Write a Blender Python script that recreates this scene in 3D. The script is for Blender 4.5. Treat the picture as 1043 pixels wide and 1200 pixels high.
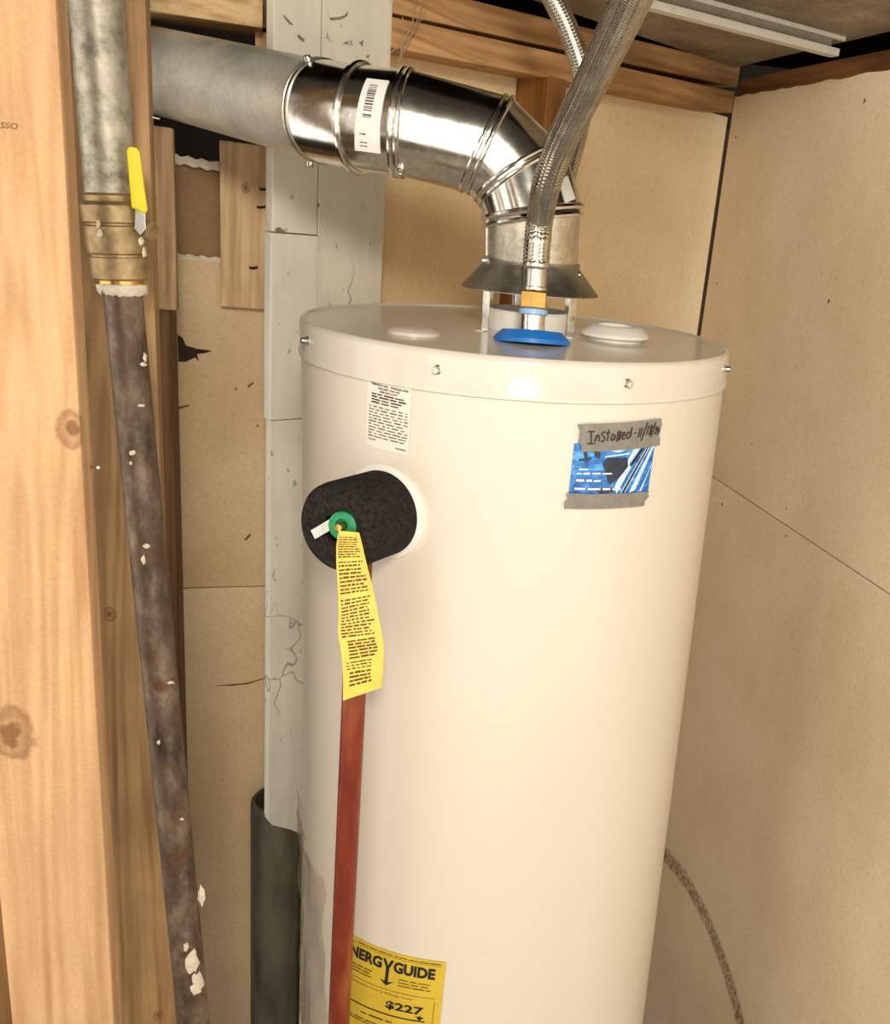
import bpy, bmesh, math, random
from mathutils import Vector, Matrix
random.seed(7)
for o in list(bpy.data.objects):
    bpy.data.objects.remove(o, do_unlink=True)
COL = bpy.context.scene.collection
sc = bpy.context.scene

# ------------------------------------------------------------------ camera
W, H = 1043.0, 1200.0
F, TH, RO = 1090.0, 0.302484541, 0.120965511      # focal length in px, pitch down, roll
PX, PY = 717.17, 600.0                            # principal point (the photo is a crop)
EYE = Vector((0, 0, 1.77))
FWD = Vector((0, math.cos(TH), -math.sin(TH)))
_rt = Vector((1, 0, 0)); _up = _rt.cross(FWD)
RGT = _rt * math.cos(RO) + _up * math.sin(RO)
UPV = -_rt * math.sin(RO) + _up * math.cos(RO)
cd = bpy.data.cameras.new('camera'); cam = bpy.data.objects.new('camera', cd); COL.objects.link(cam)
cd.sensor_fit = 'HORIZONTAL'; cd.sensor_width = 36.0; cd.lens = 36.0 * F / W
cd.shift_x = -(PX - W / 2) / W
cd.shift_y = (PY - H / 2) / W
cd.clip_start = 0.01
m3 = Matrix((RGT, UPV, -FWD)).transposed()
cam.matrix_world = Matrix.Translation(EYE) @ m3.to_4x4()
sc.camera = cam

# ------------------------------------------------------------------ light
wd = bpy.data.worlds.new('world'); sc.world = wd; wd.use_nodes = True
bg = wd.node_tree.nodes['Background']
bg.inputs[0].default_value = (1.0, 0.93, 0.82, 1); bg.inputs[1].default_value = 1.4

def area(name, loc, target, size, power, col):
    l = bpy.data.lights.new(name, 'AREA'); l.shape = 'DISK'; l.size = size; l.energy = power; l.color = col
    o = bpy.data.objects.new(name, l); COL.objects.link(o); o.location = loc
    o.rotation_euler = (Vector(target) - Vector(loc)).to_track_quat('-Z', 'Y').to_euler()
    return o
area('room_lamp', (0.14, -0.50, EYE.z + 0.50), (-0.1, 1.0, EYE.z + 0.10), 0.26, 10.5, (1.0, 0.935, 0.835))

vs = sc.view_settings
vs.view_transform = 'Standard'; vs.look = 'None'; vs.gamma = 1.0; vs.use_curve_mapping = False
vs.exposure = 0.54

# ------------------------------------------------------------------ pixel helpers
def ray(x, y):
    return (RGT * ((x - PX) / F) - UPV * ((y - PY) / F) + FWD).normalized()
def on(x, y, n, off):                      # on a vertical plane n.p = off
    n = Vector((n[0], n[1], 0)); d = ray(x, y)
    return EYE + d * ((off - EYE.dot(n)) / d.dot(n))
def onz(x, y, z):
    d = ray(x, y); return EYE + d * ((z - EYE.z) / d.z)
def atk(x, y, k):                          # at depth k along the view axis
    return EYE + RGT * ((x - PX) / F * k) - UPV * ((y - PY) / F * k) + FWD * k
def prj(P):
    d = Vector(P) - EYE; k = d.dot(FWD)
    return (PX + F * d.dot(RGT) / k, PY - F * d.dot(UPV) / k)

E2 = Vector((-0.3691, 0.9294, 0)).normalized()     # along the right wall, away from the camera
E1 = Vector((E2.y, -E2.x, 0))                      # to the right wall
U2 = Vector((0.6645, 0.7473, 0)).normalized()      # along the back wall, to the right
N2 = Vector((-U2.y, U2.x, 0))                      # into the back wall
TOP = Vector((-0.12523, 1.03858, EYE.z - 0.12549)) # centre of the heater's top
TR = 0.23
AX = Vector((-0.02457, 0.00646, 1)).normalized()   # the heater leans a little
TX = Vector((0, 1, 0)).cross(AX).normalized(); TY = AX.cross(TX)
BO = N2.dot(TOP) + TR + 0.16                       # front of the back wall's framing
PO = BO + 0.075                                    # its recessed board
corner = on(841, 253, N2, BO)
RW = E1.dot(corner)                                # right wall
LW = 1.43                                          # left back wall, E2.p
ZC = on(740, 46, N2, BO).z + 0.012                  # underside of the ceiling board

# ------------------------------------------------------------------ materials
def lin(c):
    r = []
    for v in c:
        v /= 255.0
        r.append(v / 12.92 if v <= 0.04045 else ((v + 0.055) / 1.055) ** 2.4)
    return (*r, 1.0)
class NT:
    def __init__(s, name):
        s.m = bpy.data.materials.new(name); s.m.use_nodes = True
        s.t = s.m.node_tree; s.b = s.t.nodes['Principled BSDF']
    def n(s, typ, **kw):
        x = s.t.nodes.new(typ)
        for k, v in kw.items(): setattr(x, k, v)
        return x
    def l(s, a, b): s.t.links.new(a, b)
    def coord(s, scale=(1, 1, 1), rot=(0, 0, 0), which='Object', loc=(0, 0, 0)):
        tc = s.n('ShaderNodeTexCoord'); mp = s.n('ShaderNodeMapping')
        mp.inputs['Scale'].default_value = scale; mp.inputs['Rotation'].default_value = rot
        mp.inputs['Location'].default_value = loc
        s.l(tc.outputs[which], mp.inputs[0]); return mp.outputs[0]
    def noise(s, vec, scale, detail=4, rough=0.55, dist=0.0):
        x = s.n('ShaderNodeTexNoise'); x.inputs['Scale'].default_value = scale
        x.inputs['Detail'].default_value = detail; x.inputs['Roughness'].default_value = rough
        x.inputs['Distortion'].default_value = dist
        s.l(vec, x.inputs['Vector']); return x.outputs['Fac']
    def ramp(s, fac, stops):
        x = s.n('ShaderNodeValToRGB'); e = x.color_ramp.elements
        while len(e) > 1: e.remove(e[0])
        e[0].position = stops[0][0]; e[0].color = stops[0][1]
        for p, c in stops[1:]:
            q = e.new(p); q.color = c
        s.l(fac, x.inputs[0]); return x.outputs[0]
    def mix(s, fac, a, b, mode='MIX'):
        x = s.n('ShaderNodeMix', data_type='RGBA', blend_type=mode)
        for sock, v in ((x.inputs['Factor'], fac), (x.inputs['A'], a), (x.inputs['B'], b)):
            if hasattr(v, 'links') or isinstance(v, bpy.types.NodeSocket): s.l(v, sock)
            else: sock.default_value = v
        return x.outputs['Result']
    def math(s, op, a, b=0.0, c=0.0):
        x = s.n('ShaderNodeMath', operation=op)
        for sock, v in zip(x.inputs, (a, b, c)):
            if isinstance(v, bpy.types.NodeSocket): s.l(v, sock)
            else: sock.default_value = v
        return x.outputs[0]
    def bump(s, h, strength=0.3, dist=0.002):
        x = s.n('ShaderNodeBump'); x.inputs['Strength'].default_value = strength
        x.inputs['Distance'].default_value = dist
        s.l(h, x.inputs['Height']); s.l(x.outputs[0], s.b.inputs['Normal'])
    def done(s, col=None, rough=0.6, metal=0.0, spec=None):
        if col is not None:
            if isinstance(col, bpy.types.NodeSocket): s.l(col, s.b.inputs['Base Color'])
            else: s.b.inputs['Base Color'].default_value = col
        if isinstance(rough, bpy.types.NodeSocket): s.l(rough, s.b.inputs['Roughness'])
        else: s.b.inputs['Roughness'].default_value = rough
        s.b.inputs['Metallic'].default_value = metal
        if spec is not None: s.b.inputs['Specular IOR Level'].default_value = spec
        return s.m

def plain(name, c, rough=0.5, metal=0.0, var=0.12, scale=60, bump=0.1, spec=None):
    t = NT(name); v = t.coord()
    f = t.noise(v, scale)
    c = lin(c)
    a = tuple(x * (1 - var) for x in c[:3]) + (1,); b = tuple(min(1, x * (1 + var)) for x in c[:3]) + (1,)
    col = t.ramp(f, [(0.3, a), (0.7, b)])
    if bump: t.bump(t.noise(v, scale * 3), bump, 0.001)
    return t.done(col, rough, metal, spec)

def wood(name, light, dark, along=(0, 0, 1), scale=1.0, knots=(), rough=0.62, line=None, patch=0.5):
    """grain along one axis; knots: (point in object space, radius)"""
    t = NT(name)
    st = tuple(2.2 if abs(a) > 0.5 else 46.0 for a in along)
    v = t.coord(tuple(x * scale for x in st))
    f1 = t.noise(v, 1.0, 6, 0.6, 1.2)
    st2 = tuple(0.9 if abs(a) > 0.5 else 11.0 for a in along)
    v2 = t.coord(tuple(x * scale for x in st2))
    f2 = t.noise(v2, 1.0, 3, 0.5, 0.6)
    wv = t.math('SINE', t.math('MULTIPLY', f2, 60.0))
    wv = t.math('MULTIPLY_ADD', wv, 0.5, 0.5)
    fac = t.math('ADD', t.math('MULTIPLY', f1, 0.84), t.math('MULTIPLY', wv, 0.16))
    col = t.ramp(fac, [(0.30, lin(dark)), (0.60, lin(light)), (0.9, tuple(min(1, x * 1.12) for x in lin(light)[:3]) + (1,))])
    pt = t.noise(t.coord((3, 3, 3)), 2.0, 3)
    pm = t.ramp(pt, [(0.35, (1 - patch, 1 - patch, 1 - patch, 1)), (0.6, (1, 1, 1, 1))])
    col = t.mix(0.55, col, pm, 'MULTIPLY')
    fine = t.noise(t.coord((400, 400, 400)), 1.0, 2)
    col = t.mix(0.25, col, t.ramp(fine, [(0.3, (0.6, 0.55, 0.5, 1)), (0.7, (1, 1, 1, 1))]), 'MULTIPLY')
    for kp, kr in knots:
        tc = t.n('ShaderNodeTexCoord'); d = t.n('ShaderNodeVectorMath', operation='SUBTRACT')
        t.l(tc.outputs['Object'], d.inputs[0]); d.inputs[1].default_value = kp
        sx = t.n('ShaderNodeVectorMath', operation='MULTIPLY'); t.l(d.outputs[0], sx.inputs[0])
        sx.inputs[1].default_value = tuple(0.7 if abs(a) > 0.5 else 1.0 for a in along)
        le = t.n('ShaderNodeVectorMath', operation='LENGTH'); t.l(sx.outputs[0], le.inputs[0])
        dd = t.math('ADD', le.outputs['Value'], t.math('MULTIPLY', t.noise(t.coord(), 90, 3), kr * 0.9))
        g = t.ramp(t.math('DIVIDE', dd, kr * 1.5), [(0.5, (1, 1, 1, 1)), (0.62, (0.35, 0.35, 0.35, 1)), (0.85, (0.7, 0.7, 0.7, 1)), (1.0, (0, 0, 0, 1))])
        col = t.mix(t.math('MULTIPLY', g, 0.8), col, lin((110, 66, 30)))
    t.bump(fac, 0.25, 0.0015)
    return t.done(col, rough, 0, 0.3)

def galv(name, c, rough=0.28, spangle=90, dents=0.25):
    t = NT(name); v = t.coord()
    vo = t.n('ShaderNodeTexVoronoi'); vo.inputs['Scale'].default_value = spangle; t.l(v, vo.inputs['Vector'])
    g = t.n('ShaderNodeSeparateColor'); t.l(vo.outputs['Color'], g.inputs[0])
    c = lin(c)
    col = t.ramp(g.outputs[0], [(0, tuple(x * 0.78 for x in c[:3]) + (1,)), (1, c)])
    sm = t.noise(v, 14, 4)
    col = t.mix(0.35, col, t.ramp(sm, [(0.35, (0.55, 0.5, 0.44, 1)), (0.6, (1, 1, 1, 1))]), 'MULTIPLY')
    t.bump(t.noise(v, 22, 2), dents, 0.004)
    r = t.math('MULTIPLY_ADD', t.noise(v, 45, 3), rough * 0.9, rough * 0.55)
    return t.done(col, r, 1.0)

def drywall(name, c1, c2, seed=0.0, rough=0.85, marks=None, stain=None):
    t = NT(name); v = t.coord(loc=(seed, seed * 0.7, 0))
    col = t.ramp(t.noise(v, 3.2, 4), [(0.32, lin(c2)), (0.62, lin(c1))])
    sp = t.noise(v, 170, 4, 0.7)
    col = t.mix(0.5, col, t.ramp(sp, [(0.35, (0.80, 0.77, 0.72, 1)), (0.55, (1, 1, 1, 1))]), 'MULTIPLY')
    bl = t.noise(t.coord((1, 1, 0.55), loc=(seed + 4, 2, 1)), 9, 3)
    col = t.mix(0.35, col, t.ramp(bl, [(0.4, (0.90, 0.88, 0.84, 1)), (0.58, (1, 1, 1, 1))]), 'MULTIPLY')
    if stain: col = stain(t, col)
    t.bump(t.noise(v, 240, 3), 0.25, 0.001)
    return t.done(col, rough, 0, 0.25)

M = {}
M['wood_new'] = None
M['black'] = plain('black_void', (14, 9, 6), 0.95, var=0.2, bump=0, spec=0.0)
M['concrete'] = plain('dark_concrete', (46, 38, 30), 0.95, scale=20, bump=0.4)
M['white_enamel'] = plain('white_enamel', (217, 206, 189), 0.28, var=0.01, scale=5, bump=0.0)
M['lid_enamel'] = plain('lid_enamel', (214, 205, 190), 0.16, var=0.03, scale=30, bump=0.02)
M['galv'] = galv('galvanised_bright', (246, 243, 234), 0.17, 220, 0.10)
M['galv_dull'] = galv('galvanised_dull', (224, 217, 200), 0.42, 220, 0.15)
M['galv_dark'] = galv('galvanised_dark', (166, 162, 148), 0.45, 120, 0.12)
t = NT('zinc_matte'); v = t.coord()
c0 = t.ramp(t.noise(v, 12, 5, 0.6), [(0.3, lin((172, 164, 146))), (0.52, lin((214, 207, 190))), (0.7, lin((230, 224, 210)))])
c0 = t.mix(0.3, c0, t.ramp(t.noise(v, 160, 3), [(0.35, (0.7, 0.68, 0.64, 1)), (0.6, (1, 1, 1, 1))]), 'MULTIPLY')
t.bump(t.noise(v, 18, 2), 0.2, 0.004)
M['zinc'] = t.done(c0, 0.38, 0.45)
M['steel'] = plain('zinc_steel', (205, 202, 194), 0.25, 1.0, var=0.1)
M['brass'] = plain('brass', (214, 170, 92), 0.28, 1.0, var=0.1)
M['bronze'] = plain('dirty_brass', (164, 140, 100), 0.42, 0.6, var=0.35, scale=90, bump=0.3)
M['blue'] = plain('blue_plastic', (30, 118, 205), 0.35, var=0.06)
M['light_blue'] = plain('light_blue_plastic', (150, 190, 230), 0.35, var=0.05)
M['white_plastic'] = plain('white_plastic', (238, 232, 220), 0.35, var=0.03)
M['foam'] = plain('black_foam', (44, 40, 37), 0.95, var=0.55, scale=240, bump=0.9, spec=0.1)
M['green'] = plain('green_plastic', (26, 138, 84), 0.45, var=0.25, scale=160)
M['yellow_vinyl'] = plain('yellow_vinyl', (226, 206, 22), 0.4, var=0.06)
M['tag_yellow'] = plain('tag_paper', (236, 206, 92), 0.5, var=0.08, scale=40)
M['guide_yellow'] = plain('guide_paper', (208, 176, 52), 0.5, var=0.06, scale=40)
M['ink'] = plain('black_ink', (26, 22, 24), 0.6, var=0.1, bump=0)
M['ink_brown'] = plain('brown_ink', (92, 66, 18), 0.6, var=0.2, bump=0)
M['ink_grey'] = plain('grey_ink', (92, 86, 80), 0.6, var=0.1, bump=0)
M['sticker'] = plain('white_sticker', (240, 236, 228), 0.45, var=0.02, bump=0)
M['tape'] = plain('grey_cloth_tape', (130, 124, 114), 0.6, var=0.14, scale=120, bump=0.3)
M['sealant'] = plain('white_sealant', (226, 214, 190), 0.7, var=0.12, scale=150, bump=0.5)
M['copper'] = None
M['fixture'] = plain('fixture_white', (224, 220, 206), 0.4, var=0.06)
M['flake'] = plain('bare_flake', (138, 124, 102), 0.9, var=0.25, scale=120)
M['scar'] = plain('scar_brown', (122, 92, 60), 0.9, var=0.3, scale=120, bump=0.4)
M['cobweb'] = plain('dust_thread', (170, 150, 120), 0.9)
M['dark_gap'] = plain('dark_gap', (58, 34, 18), 0.9, var=0.2)

# ------------------------------------------------------------------ mesh helpers
def tag(o, label=None, cat=None, group=None, kind=None):
    if label: o['label'] = label
    if cat: o['category'] = cat
    if group: o['group'] = group
    if kind: o['kind'] = kind
    return o
def thing(name, loc, label, cat, group=None):
    o = bpy.data.objects.new(name, None); COL.objects.link(o); o.location = loc
    o.empty_display_size = 0.05
    return tag(o, label, cat, group)
class MB:
    """collects geometry in world coordinates"""
    def __init__(s): s.v = []; s.f = []; s.uv = None
    def add(s, vs, fs):
        b = len(s.v); s.v += [Vector(p) for p in vs]; s.f += [tuple(i + b for i in f) for f in fs]
        return s
    def build(s, name, mat, parent=None, loc=None, smooth=False, angle=None, bevel=0.0):
        if parent is not None:
            o0 = parent; base = Vector((0, 0, 0))
            while o0 is not None: base += Vector(o0.location); o0 = o0.parent
            loc = Vector((0, 0, 0))
        else:
            if loc is None:
                xs = [p.x for p in s.v]; ys = [p.y for p in s.v]; zs = [p.z for p in s.v]
                loc = Vector(((min(xs) + max(xs)) / 2, (min(ys) + max(ys)) / 2, min(zs)))
            loc = Vector(loc); base = loc
        me = bpy.data.meshes.new(name)
        me.from_pydata([tuple(p - base) for p in s.v], [], s.f)
        bm = bmesh.new(); bm.from_mesh(me)
        bmesh.ops.recalc_face_normals(bm, faces=bm.faces)
        if bevel:
            bmesh.ops.bevel(bm, geom=[e for e in bm.edges if len(e.link_faces) == 2 and e.calc_face_angle() > 0.5],
                            offset=bevel, segments=2, profile=0.6, affect='EDGES')
        bm.to_mesh(me); bm.free()
        if smooth:
            for p in me.polygons: p.use_smooth = True
            me.set_sharp_from_angle(angle=angle if angle else math.radians(40))
        me.materials.append(mat)
        o = bpy.data.objects.new(name, me); COL.objects.link(o); o.location = loc
        if parent is not None: o.parent = parent
        return o

def hexa(mb, p):      # 8 points, bottom loop then top loop
    return mb.add(p, [(0, 3, 2, 1), (4, 5, 6, 7), (0, 1, 5, 4), (1, 2, 6, 5), (2, 3, 7, 6), (3, 0, 4, 7)])
def obox(mb, o, a, b, c):   # corner + three edge vectors
    o = Vector(o)
    return hexa(mb, [o, o + a, o + a + b, o + b, o + c, o + a + c, o + a + b + c, o + b + c])
def frame(d):
    d = Vector(d).normalized()
    h = Vector((0, 0, 1)) if abs(d.z) < 0.9 else Vector((1, 0, 0))
    a = h.cross(d).normalized(); return a, d.cross(a)
def spline(pts, n=12):
    P = [Vector(p) for p in pts]; P = [P[0] * 2 - P[1]] + P + [P[-1] * 2 - P[-2]]; out = []
    for i in range(1, len(P) - 2):
        for j in range(n):
            t = j / n; a, b, c, d = P[i - 1:i + 3]
            out.append(0.5 * ((2 * b) + (c - a) * t + (2 * a - 5 * b + 4 * c - d) * t * t + (3 * b - a - 3 * c + d) * t ** 3))
    out.append(P[-2]); return out
def resample(P, step):
    out = [P[0]]; acc = 0.0
    for a, b in zip(P, P[1:]):
        l = (b - a).length
        while acc + l >= step:
            a = a + (b - a) * ((step - acc) / l); out.append(a); l = (b - a).length; acc = 0.0
        acc += l
    return out
def tube(mb, pts, r, seg=20, caps=True, closed=False, rfun=None):
    P = [Vector(p) for p in pts]; n = len(P)
    if not hasattr(r, '__len__'): r = [r] * n
    rings = []; e1 = None; L = 0.0
    for i in range(n):
        if closed: t = (P[(i + 1) % n] - P[i - 1]).normalized()
        else: t = (P[min(i + 1, n - 1)] - P[max(i - 1, 0)]).normalized()
        if e1 is None: e1, _ = frame(t)
        e1 = (e1 - t * e1.dot(t)).normalized(); e2 = t.cross(e1)
        if i: L += (P[i] - P[i - 1]).length
        ring = []
        for k in range(seg):
            a = 2 * math.pi * k / seg
            rr = r[i] + (rfun(a, L) if rfun else 0)
            ring.append(P[i] + (e1 * math.cos(a) + e2 * math.sin(a)) * rr)
        rings.append(ring)
    vs = [p for q in rings for p in q]; fs = []
    for i in range(n if closed else n - 1):
        j = (i + 1) % n
        for k in range(seg):
            k2 = (k + 1) % seg
            fs.append((i * seg + k, i * seg + k2, j * seg + k2, j * seg + k))
    if caps and not closed:
        fs.append(tuple(reversed(range(seg)))); fs.append(tuple((n - 1) * seg + k for k in range(seg)))
    return mb.add(vs, fs)
def lathe(mb, o, axis, prof, seg=40, caps=True, ex=None):
    """prof: (radius, height) along axis from o"""
    axis = Vector(axis).normalized(); o = Vector(o)
    a, b = frame(axis)
    vs = []; fs = []
    for r, h in prof:
        for k in range(seg):
            t = 2 * math.pi * k / seg; vs.append(o + axis * h + (a * math.cos(t) + b * math.sin(t)) * max(r, 1e-5))
    n = len(prof)
    for i in range(n - 1):
        for k in range(seg):
            k2 = (k + 1) % seg; fs.append((i * seg + k, i * seg + k2, (i + 1) * seg + k2, (i + 1) * seg + k))
    if caps:
        fs.append(tuple(reversed(range(seg)))); fs.append(tuple((n - 1) * seg + k for k in range(seg)))
    return mb.add(vs, fs)
def prism(mb, pts, dvec):
    n = len(pts); pts = [Vector(p) for p in pts]
    return mb.add(pts + [p + dvec for p in pts],
                  [tuple(range(n)), tuple(reversed(range(n, 2 * n)))] + [(i, (i + 1) % n, n + (i + 1) % n, n + i) for i in range(n)])
def screw(parent, p, nrm, r=0.0045, name='screw', mat='steel'):
    nrm = Vector(nrm).normalized(); mb = MB()
    lathe(mb, Vector(p) - nrm * 0.004, nrm, [(r * 1.35, 0), (r * 1.35, 0.005), (r, 0.0055), (r, 0.009), (r * 0.8, 0.0105), (0.0, 0.0107)], 6 * 2, True)
    return mb.build(name, M[mat], parent, smooth=True)

# lettering
def text2d(s, bold=0.0):
    cu = bpy.data.curves.new('t', 'FONT'); cu.body = s; cu.resolution_u = 3; cu.offset = bold
    o = bpy.data.objects.new('t', cu); COL.objects.link(o)
    dg = bpy.context.evaluated_depsgraph_get(); me = o.evaluated_get(dg).to_mesh()
    vs = [(p.co.x, p.co.y) for p in me.vertices]; fs = [tuple(p.vertices) for p in me.polygons]
    o.evaluated_get(dg).to_mesh_clear()
    bpy.data.objects.remove(o, do_unlink=True); bpy.data.curves.remove(cu)
    return vs, fs
def fit_text(s, u0, v0, u1, v1, bold=0.0):
    vs, fs = text2d(s, bold)
    x0 = min(p[0] for p in vs); x1 = max(p[0] for p in vs); y0 = min(p[1] for p in vs); y1 = max(p[1] for p in vs)
    return [(u0 + (x - x0) / (x1 - x0) * (u1 - u0), v0 + (y - y0) / (y1 - y0) * (v1 - v0)) for x, y in vs], fs
def stroke2d(pts, w):
    """ribbon along a polyline in label units (aspect handled by caller)"""
    vs = []; fs = []
    for i, (x, y) in enumerate(pts):
        a = pts[max(i - 1, 0)]; b = pts[min(i + 1, len(pts) - 1)]
        dx, dy = b[0] - a[0], b[1] - a[1]; l = math.hypot(dx, dy) or 1
        nx, ny = -dy / l * w / 2, dx / l * w / 2
        vs += [(x + nx, y + ny), (x - nx, y - ny)]
        if i: fs.append((2 * i - 2, 2 * i - 1, 2 * i + 1, 2 * i))
    return vs, fs
def rect2d(u0, v0, u1, v1, n=1):
    vs = []; fs = []
    for i in range(n + 1):
        u = u0 + (u1 - u0) * i / n; vs += [(u, v0), (u, v1)]
        if i: fs.append((2 * i - 2, 2 * i, 2 * i + 1, 2 * i - 1))
    return vs, fs
def greek(rows, u0, u1, h, rnd, wmin=0.04, wmax=0.16, gap=0.018, ragged=0.0):
    """illegible small print: little word-sized bars"""
    vs = []; fs = []
    for v in rows:
        u = u0; end = u1 - rnd.random() * ragged
        while u < end - wmin * 0.6:
            w = min(rnd.uniform(wmin, wmax), end - u)
            hh = h * rnd.uniform(0.7, 1.0)
            a, b = rect2d(u, v, u + w, v + hh); k = len(vs); vs += a; fs += [tuple(i + k for i in f) for f in b]
            u += w + gap * rnd.uniform(0.7, 1.6)
    return vs, fs
class Sheet:
    """a flat or bent sheet: maps label units (u right, v up, 0..1) to world points"""
    def __init__(s, fn): s.fn = fn
    def put(s, mb, vf, lift=0.0004):
        vs, fs = vf
        return mb.add([s.fn(u, v, lift) for u, v in vs], fs)

# ------------------------------------------------------------------ the heater's own coordinates
def T(phi, h, r=TR):
    return TOP + AX * h + (TX * math.cos(phi) + TY * math.sin(phi)) * r
def tnorm(phi): return (TX * math.cos(phi) + TY * math.sin(phi))
def tank_hit(x, y, r=TR):
    d = ray(x, y); o = EYE - TOP
    ox, oy, oz = o.dot(TX), o.dot(TY), o.dot(AX); dx, dy, dz = d.dot(TX), d.dot(TY), d.dot(AX)
    a = dx * dx + dy * dy; b = 2 * (ox * dx + oy * dy); c = ox * ox + oy * oy - r * r
    t = (-b - math.sqrt(max(0, b * b - 4 * a * c))) / (2 * a)
    return math.atan2(oy + dy * t, ox + dx * t), oz + dz * t
def tank_sheet(tl, tr, br, bl, r=TR + 0.0006):
    q = [tank_hit(*p) for p in (tl, tr, br, bl)]
    def fn(u, v, lift):
        a = [q[3][i] * (1 - u) * (1 - v) + q[2][i] * u * (1 - v) + q[1][i] * u * v + q[0][i] * (1 - u) * v for i in (0, 1)]
        return T(a[0], a[1], r + lift)
    return Sheet(fn)
def paper(sheet, nu=14, nv=10, thick=0.0006, outline=None):
    """a thin solid sheet bent onto its surface"""
    mb = MB(); vs = []; fs = []
    for l in (thick, -0.0003):
        for j in range(nv + 1):
            for i in range(nu + 1): vs.append(sheet.fn(i / nu, j / nv, l))
    k = (nu + 1) * (nv + 1); ix = lambda i, j: j * (nu + 1) + i
    for j in range(nv):
        for i in range(nu):
            f = (ix(i, j), ix(i + 1, j), ix(i + 1, j + 1), ix(i, j + 1)); fs += [f, tuple(reversed([q + k for q in f]))]
    edge = [ix(i, 0) for i in range(nu)] + [ix(nu, j) for j in range(nv)] + [ix(i, nv) for i in range(nu, 0, -1)] + [ix(0, j) for j in range(nv, 0, -1)]
    for a in range(len(edge)):
        b = (a + 1) % len(edge); fs.append((edge[a], edge[a] + k, edge[b] + k, edge[b]))
    return mb.add(vs, fs)
# ================================================================== the setting
Z = Vector((0, 0, 1))
def struct(name, mb, mat, **kw):
    return tag(mb.build(name, mat, **kw), kind='structure')
fl = MB(); obox(fl, (-2.2, -1.6, -0.05), Vector((4.4, 0, 0)), Vector((0, 4.6, 0)), Z * 0.05)
struct('floor', fl, plain('floor_concrete', (84, 74, 62), 0.9, scale=18, bump=0.3))
dk = MB(); obox(dk, (-2.2, 0.95, ZC + 0.14), Vector((4.4, 0, 0)), Vector((0, 1.9, 0)), Z * 0.03)  # added deck, closes the space above the framing against world light
struct('ceiling', dk, M['black'])  # near-black colour stands in for the unlit gap above the board
rc = MB(); obox(rc, (-2.2, -1.6, EYE.z + 0.85), Vector((4.4, 0, 0)), Vector((0, 2.6, 0)), Z * 0.03)
struct('ceiling_room', rc, M['concrete'])
fw = MB(); obox(fw, (-2.2, 2.75, 0), Vector((4.4, 0, 0)), Vector((0, 0.06, 0)), Z * (ZC + 0.14))  # added dark wall, keeps world light out behind the opening
struct('light_block_far', fw, M['concrete'])
sw = MB(); obox(sw, (-1.45, 0.9, 0), Vector((0.05, 0, 0)), Vector((0, 1.85, 0)), Z * (ZC + 0.14))  # added side of the same dark enclosure, blocks world light
struct('light_block_side', sw, M['concrete'])

# ceiling board, dark and dusty, cut short of the right wall
ce = E1.dot(onz(943, 60, ZC))
ca = E1 * ce + N2 * 0
def on_ceiling(e, b):         # E1.p = e and N2.p = b
    det = E1.x * N2.y - E1.y * N2.x
    return Vector(((e * N2.y - b * E1.y) / det, (E1.x * b - N2.x * e) / det, 0))
cs0 = U2.dot(on(447, 300, N2, BO)) + 0.001          # starts at the white post's edge, ends against the upper plate
outer = [on_ceiling(ce, BO + 0.0125), on_ceiling(ce, 0.62), U2 * cs0 + N2 * 0.62, U2 * cs0 + N2 * (BO + 0.0125)]
HOLE = Vector((-0.177, 1.217, 0)); hr = 0.020       # where the rear hose goes up through the board
inner = [HOLE + U2 * hr + N2 * hr, HOLE + U2 * hr - N2 * hr, HOLE - U2 * hr - N2 * hr, HOLE - U2 * hr + N2 * hr]
cb = MB(); cv = [p + Z * z for z in (ZC, ZC + 0.012) for p in outer + inner]; cf = []
for i in range(4):
    j = (i + 1) % 4
    cf += [(i, j, 4 + j, 4 + i), (8 + j, 8 + i, 12 + i, 12 + j), (i, 8 + i, 8 + j, j), (4 + j, 12 + j, 12 + i, 4 + i)]
cb.add(cv, cf)
t = NT('ceiling_board'); v = t.coord()
c0 = t.ramp(t.noise(t.coord((1, 1, 1), rot=(0, 0, 0.8)), 5, 5, 0.65), [(0.3, lin((120, 106, 86))), (0.55, lin((168, 154, 130))), (0.75, lin((204, 194, 172)))])
c0 = t.mix(0.5, c0, t.ramp(t.noise(v, 120, 3), [(0.35, (0.6, 0.58, 0.55, 1)), (0.6, (1, 1, 1, 1))]), 'MULTIPLY')
t.bump(t.noise(v, 150, 3), 0.4, 0.002)
struct('ceiling_board', cb, t.done(c0, 0.9, 0, 0.2))

# right wall: two sheets of drywall with a recessed joint
tc_ = E2.dot(corner)
zs = (on(838, 560, E1, RW).z + on(1043, 697, E1, RW).z) / 2
zt = (on(865, 112, E1, RW).z + on(1043, 82, E1, RW).z) / 2
def rw(tt, z, d=0.0): return E1 * (RW + d) + E2 * tt + Z * z
wr = MB(); hexa(wr, [rw(0.2, 0, 0.012), rw(tc_ - 0.004, 0, 0.012), rw(tc_ - 0.004, 0, 0.06), rw(0.2, 0, 0.06),
                     rw(0.2, zt - 0.01, 0.012), rw(tc_ - 0.004, zt - 0.01, 0.012), rw(tc_ - 0.004, zt - 0.01, 0.06), rw(0.2, zt - 0.01, 0.06)])
wall_right = struct('wall_right', wr, M['dark_gap'], loc=rw(1.0, 0, 0.03))
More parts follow.
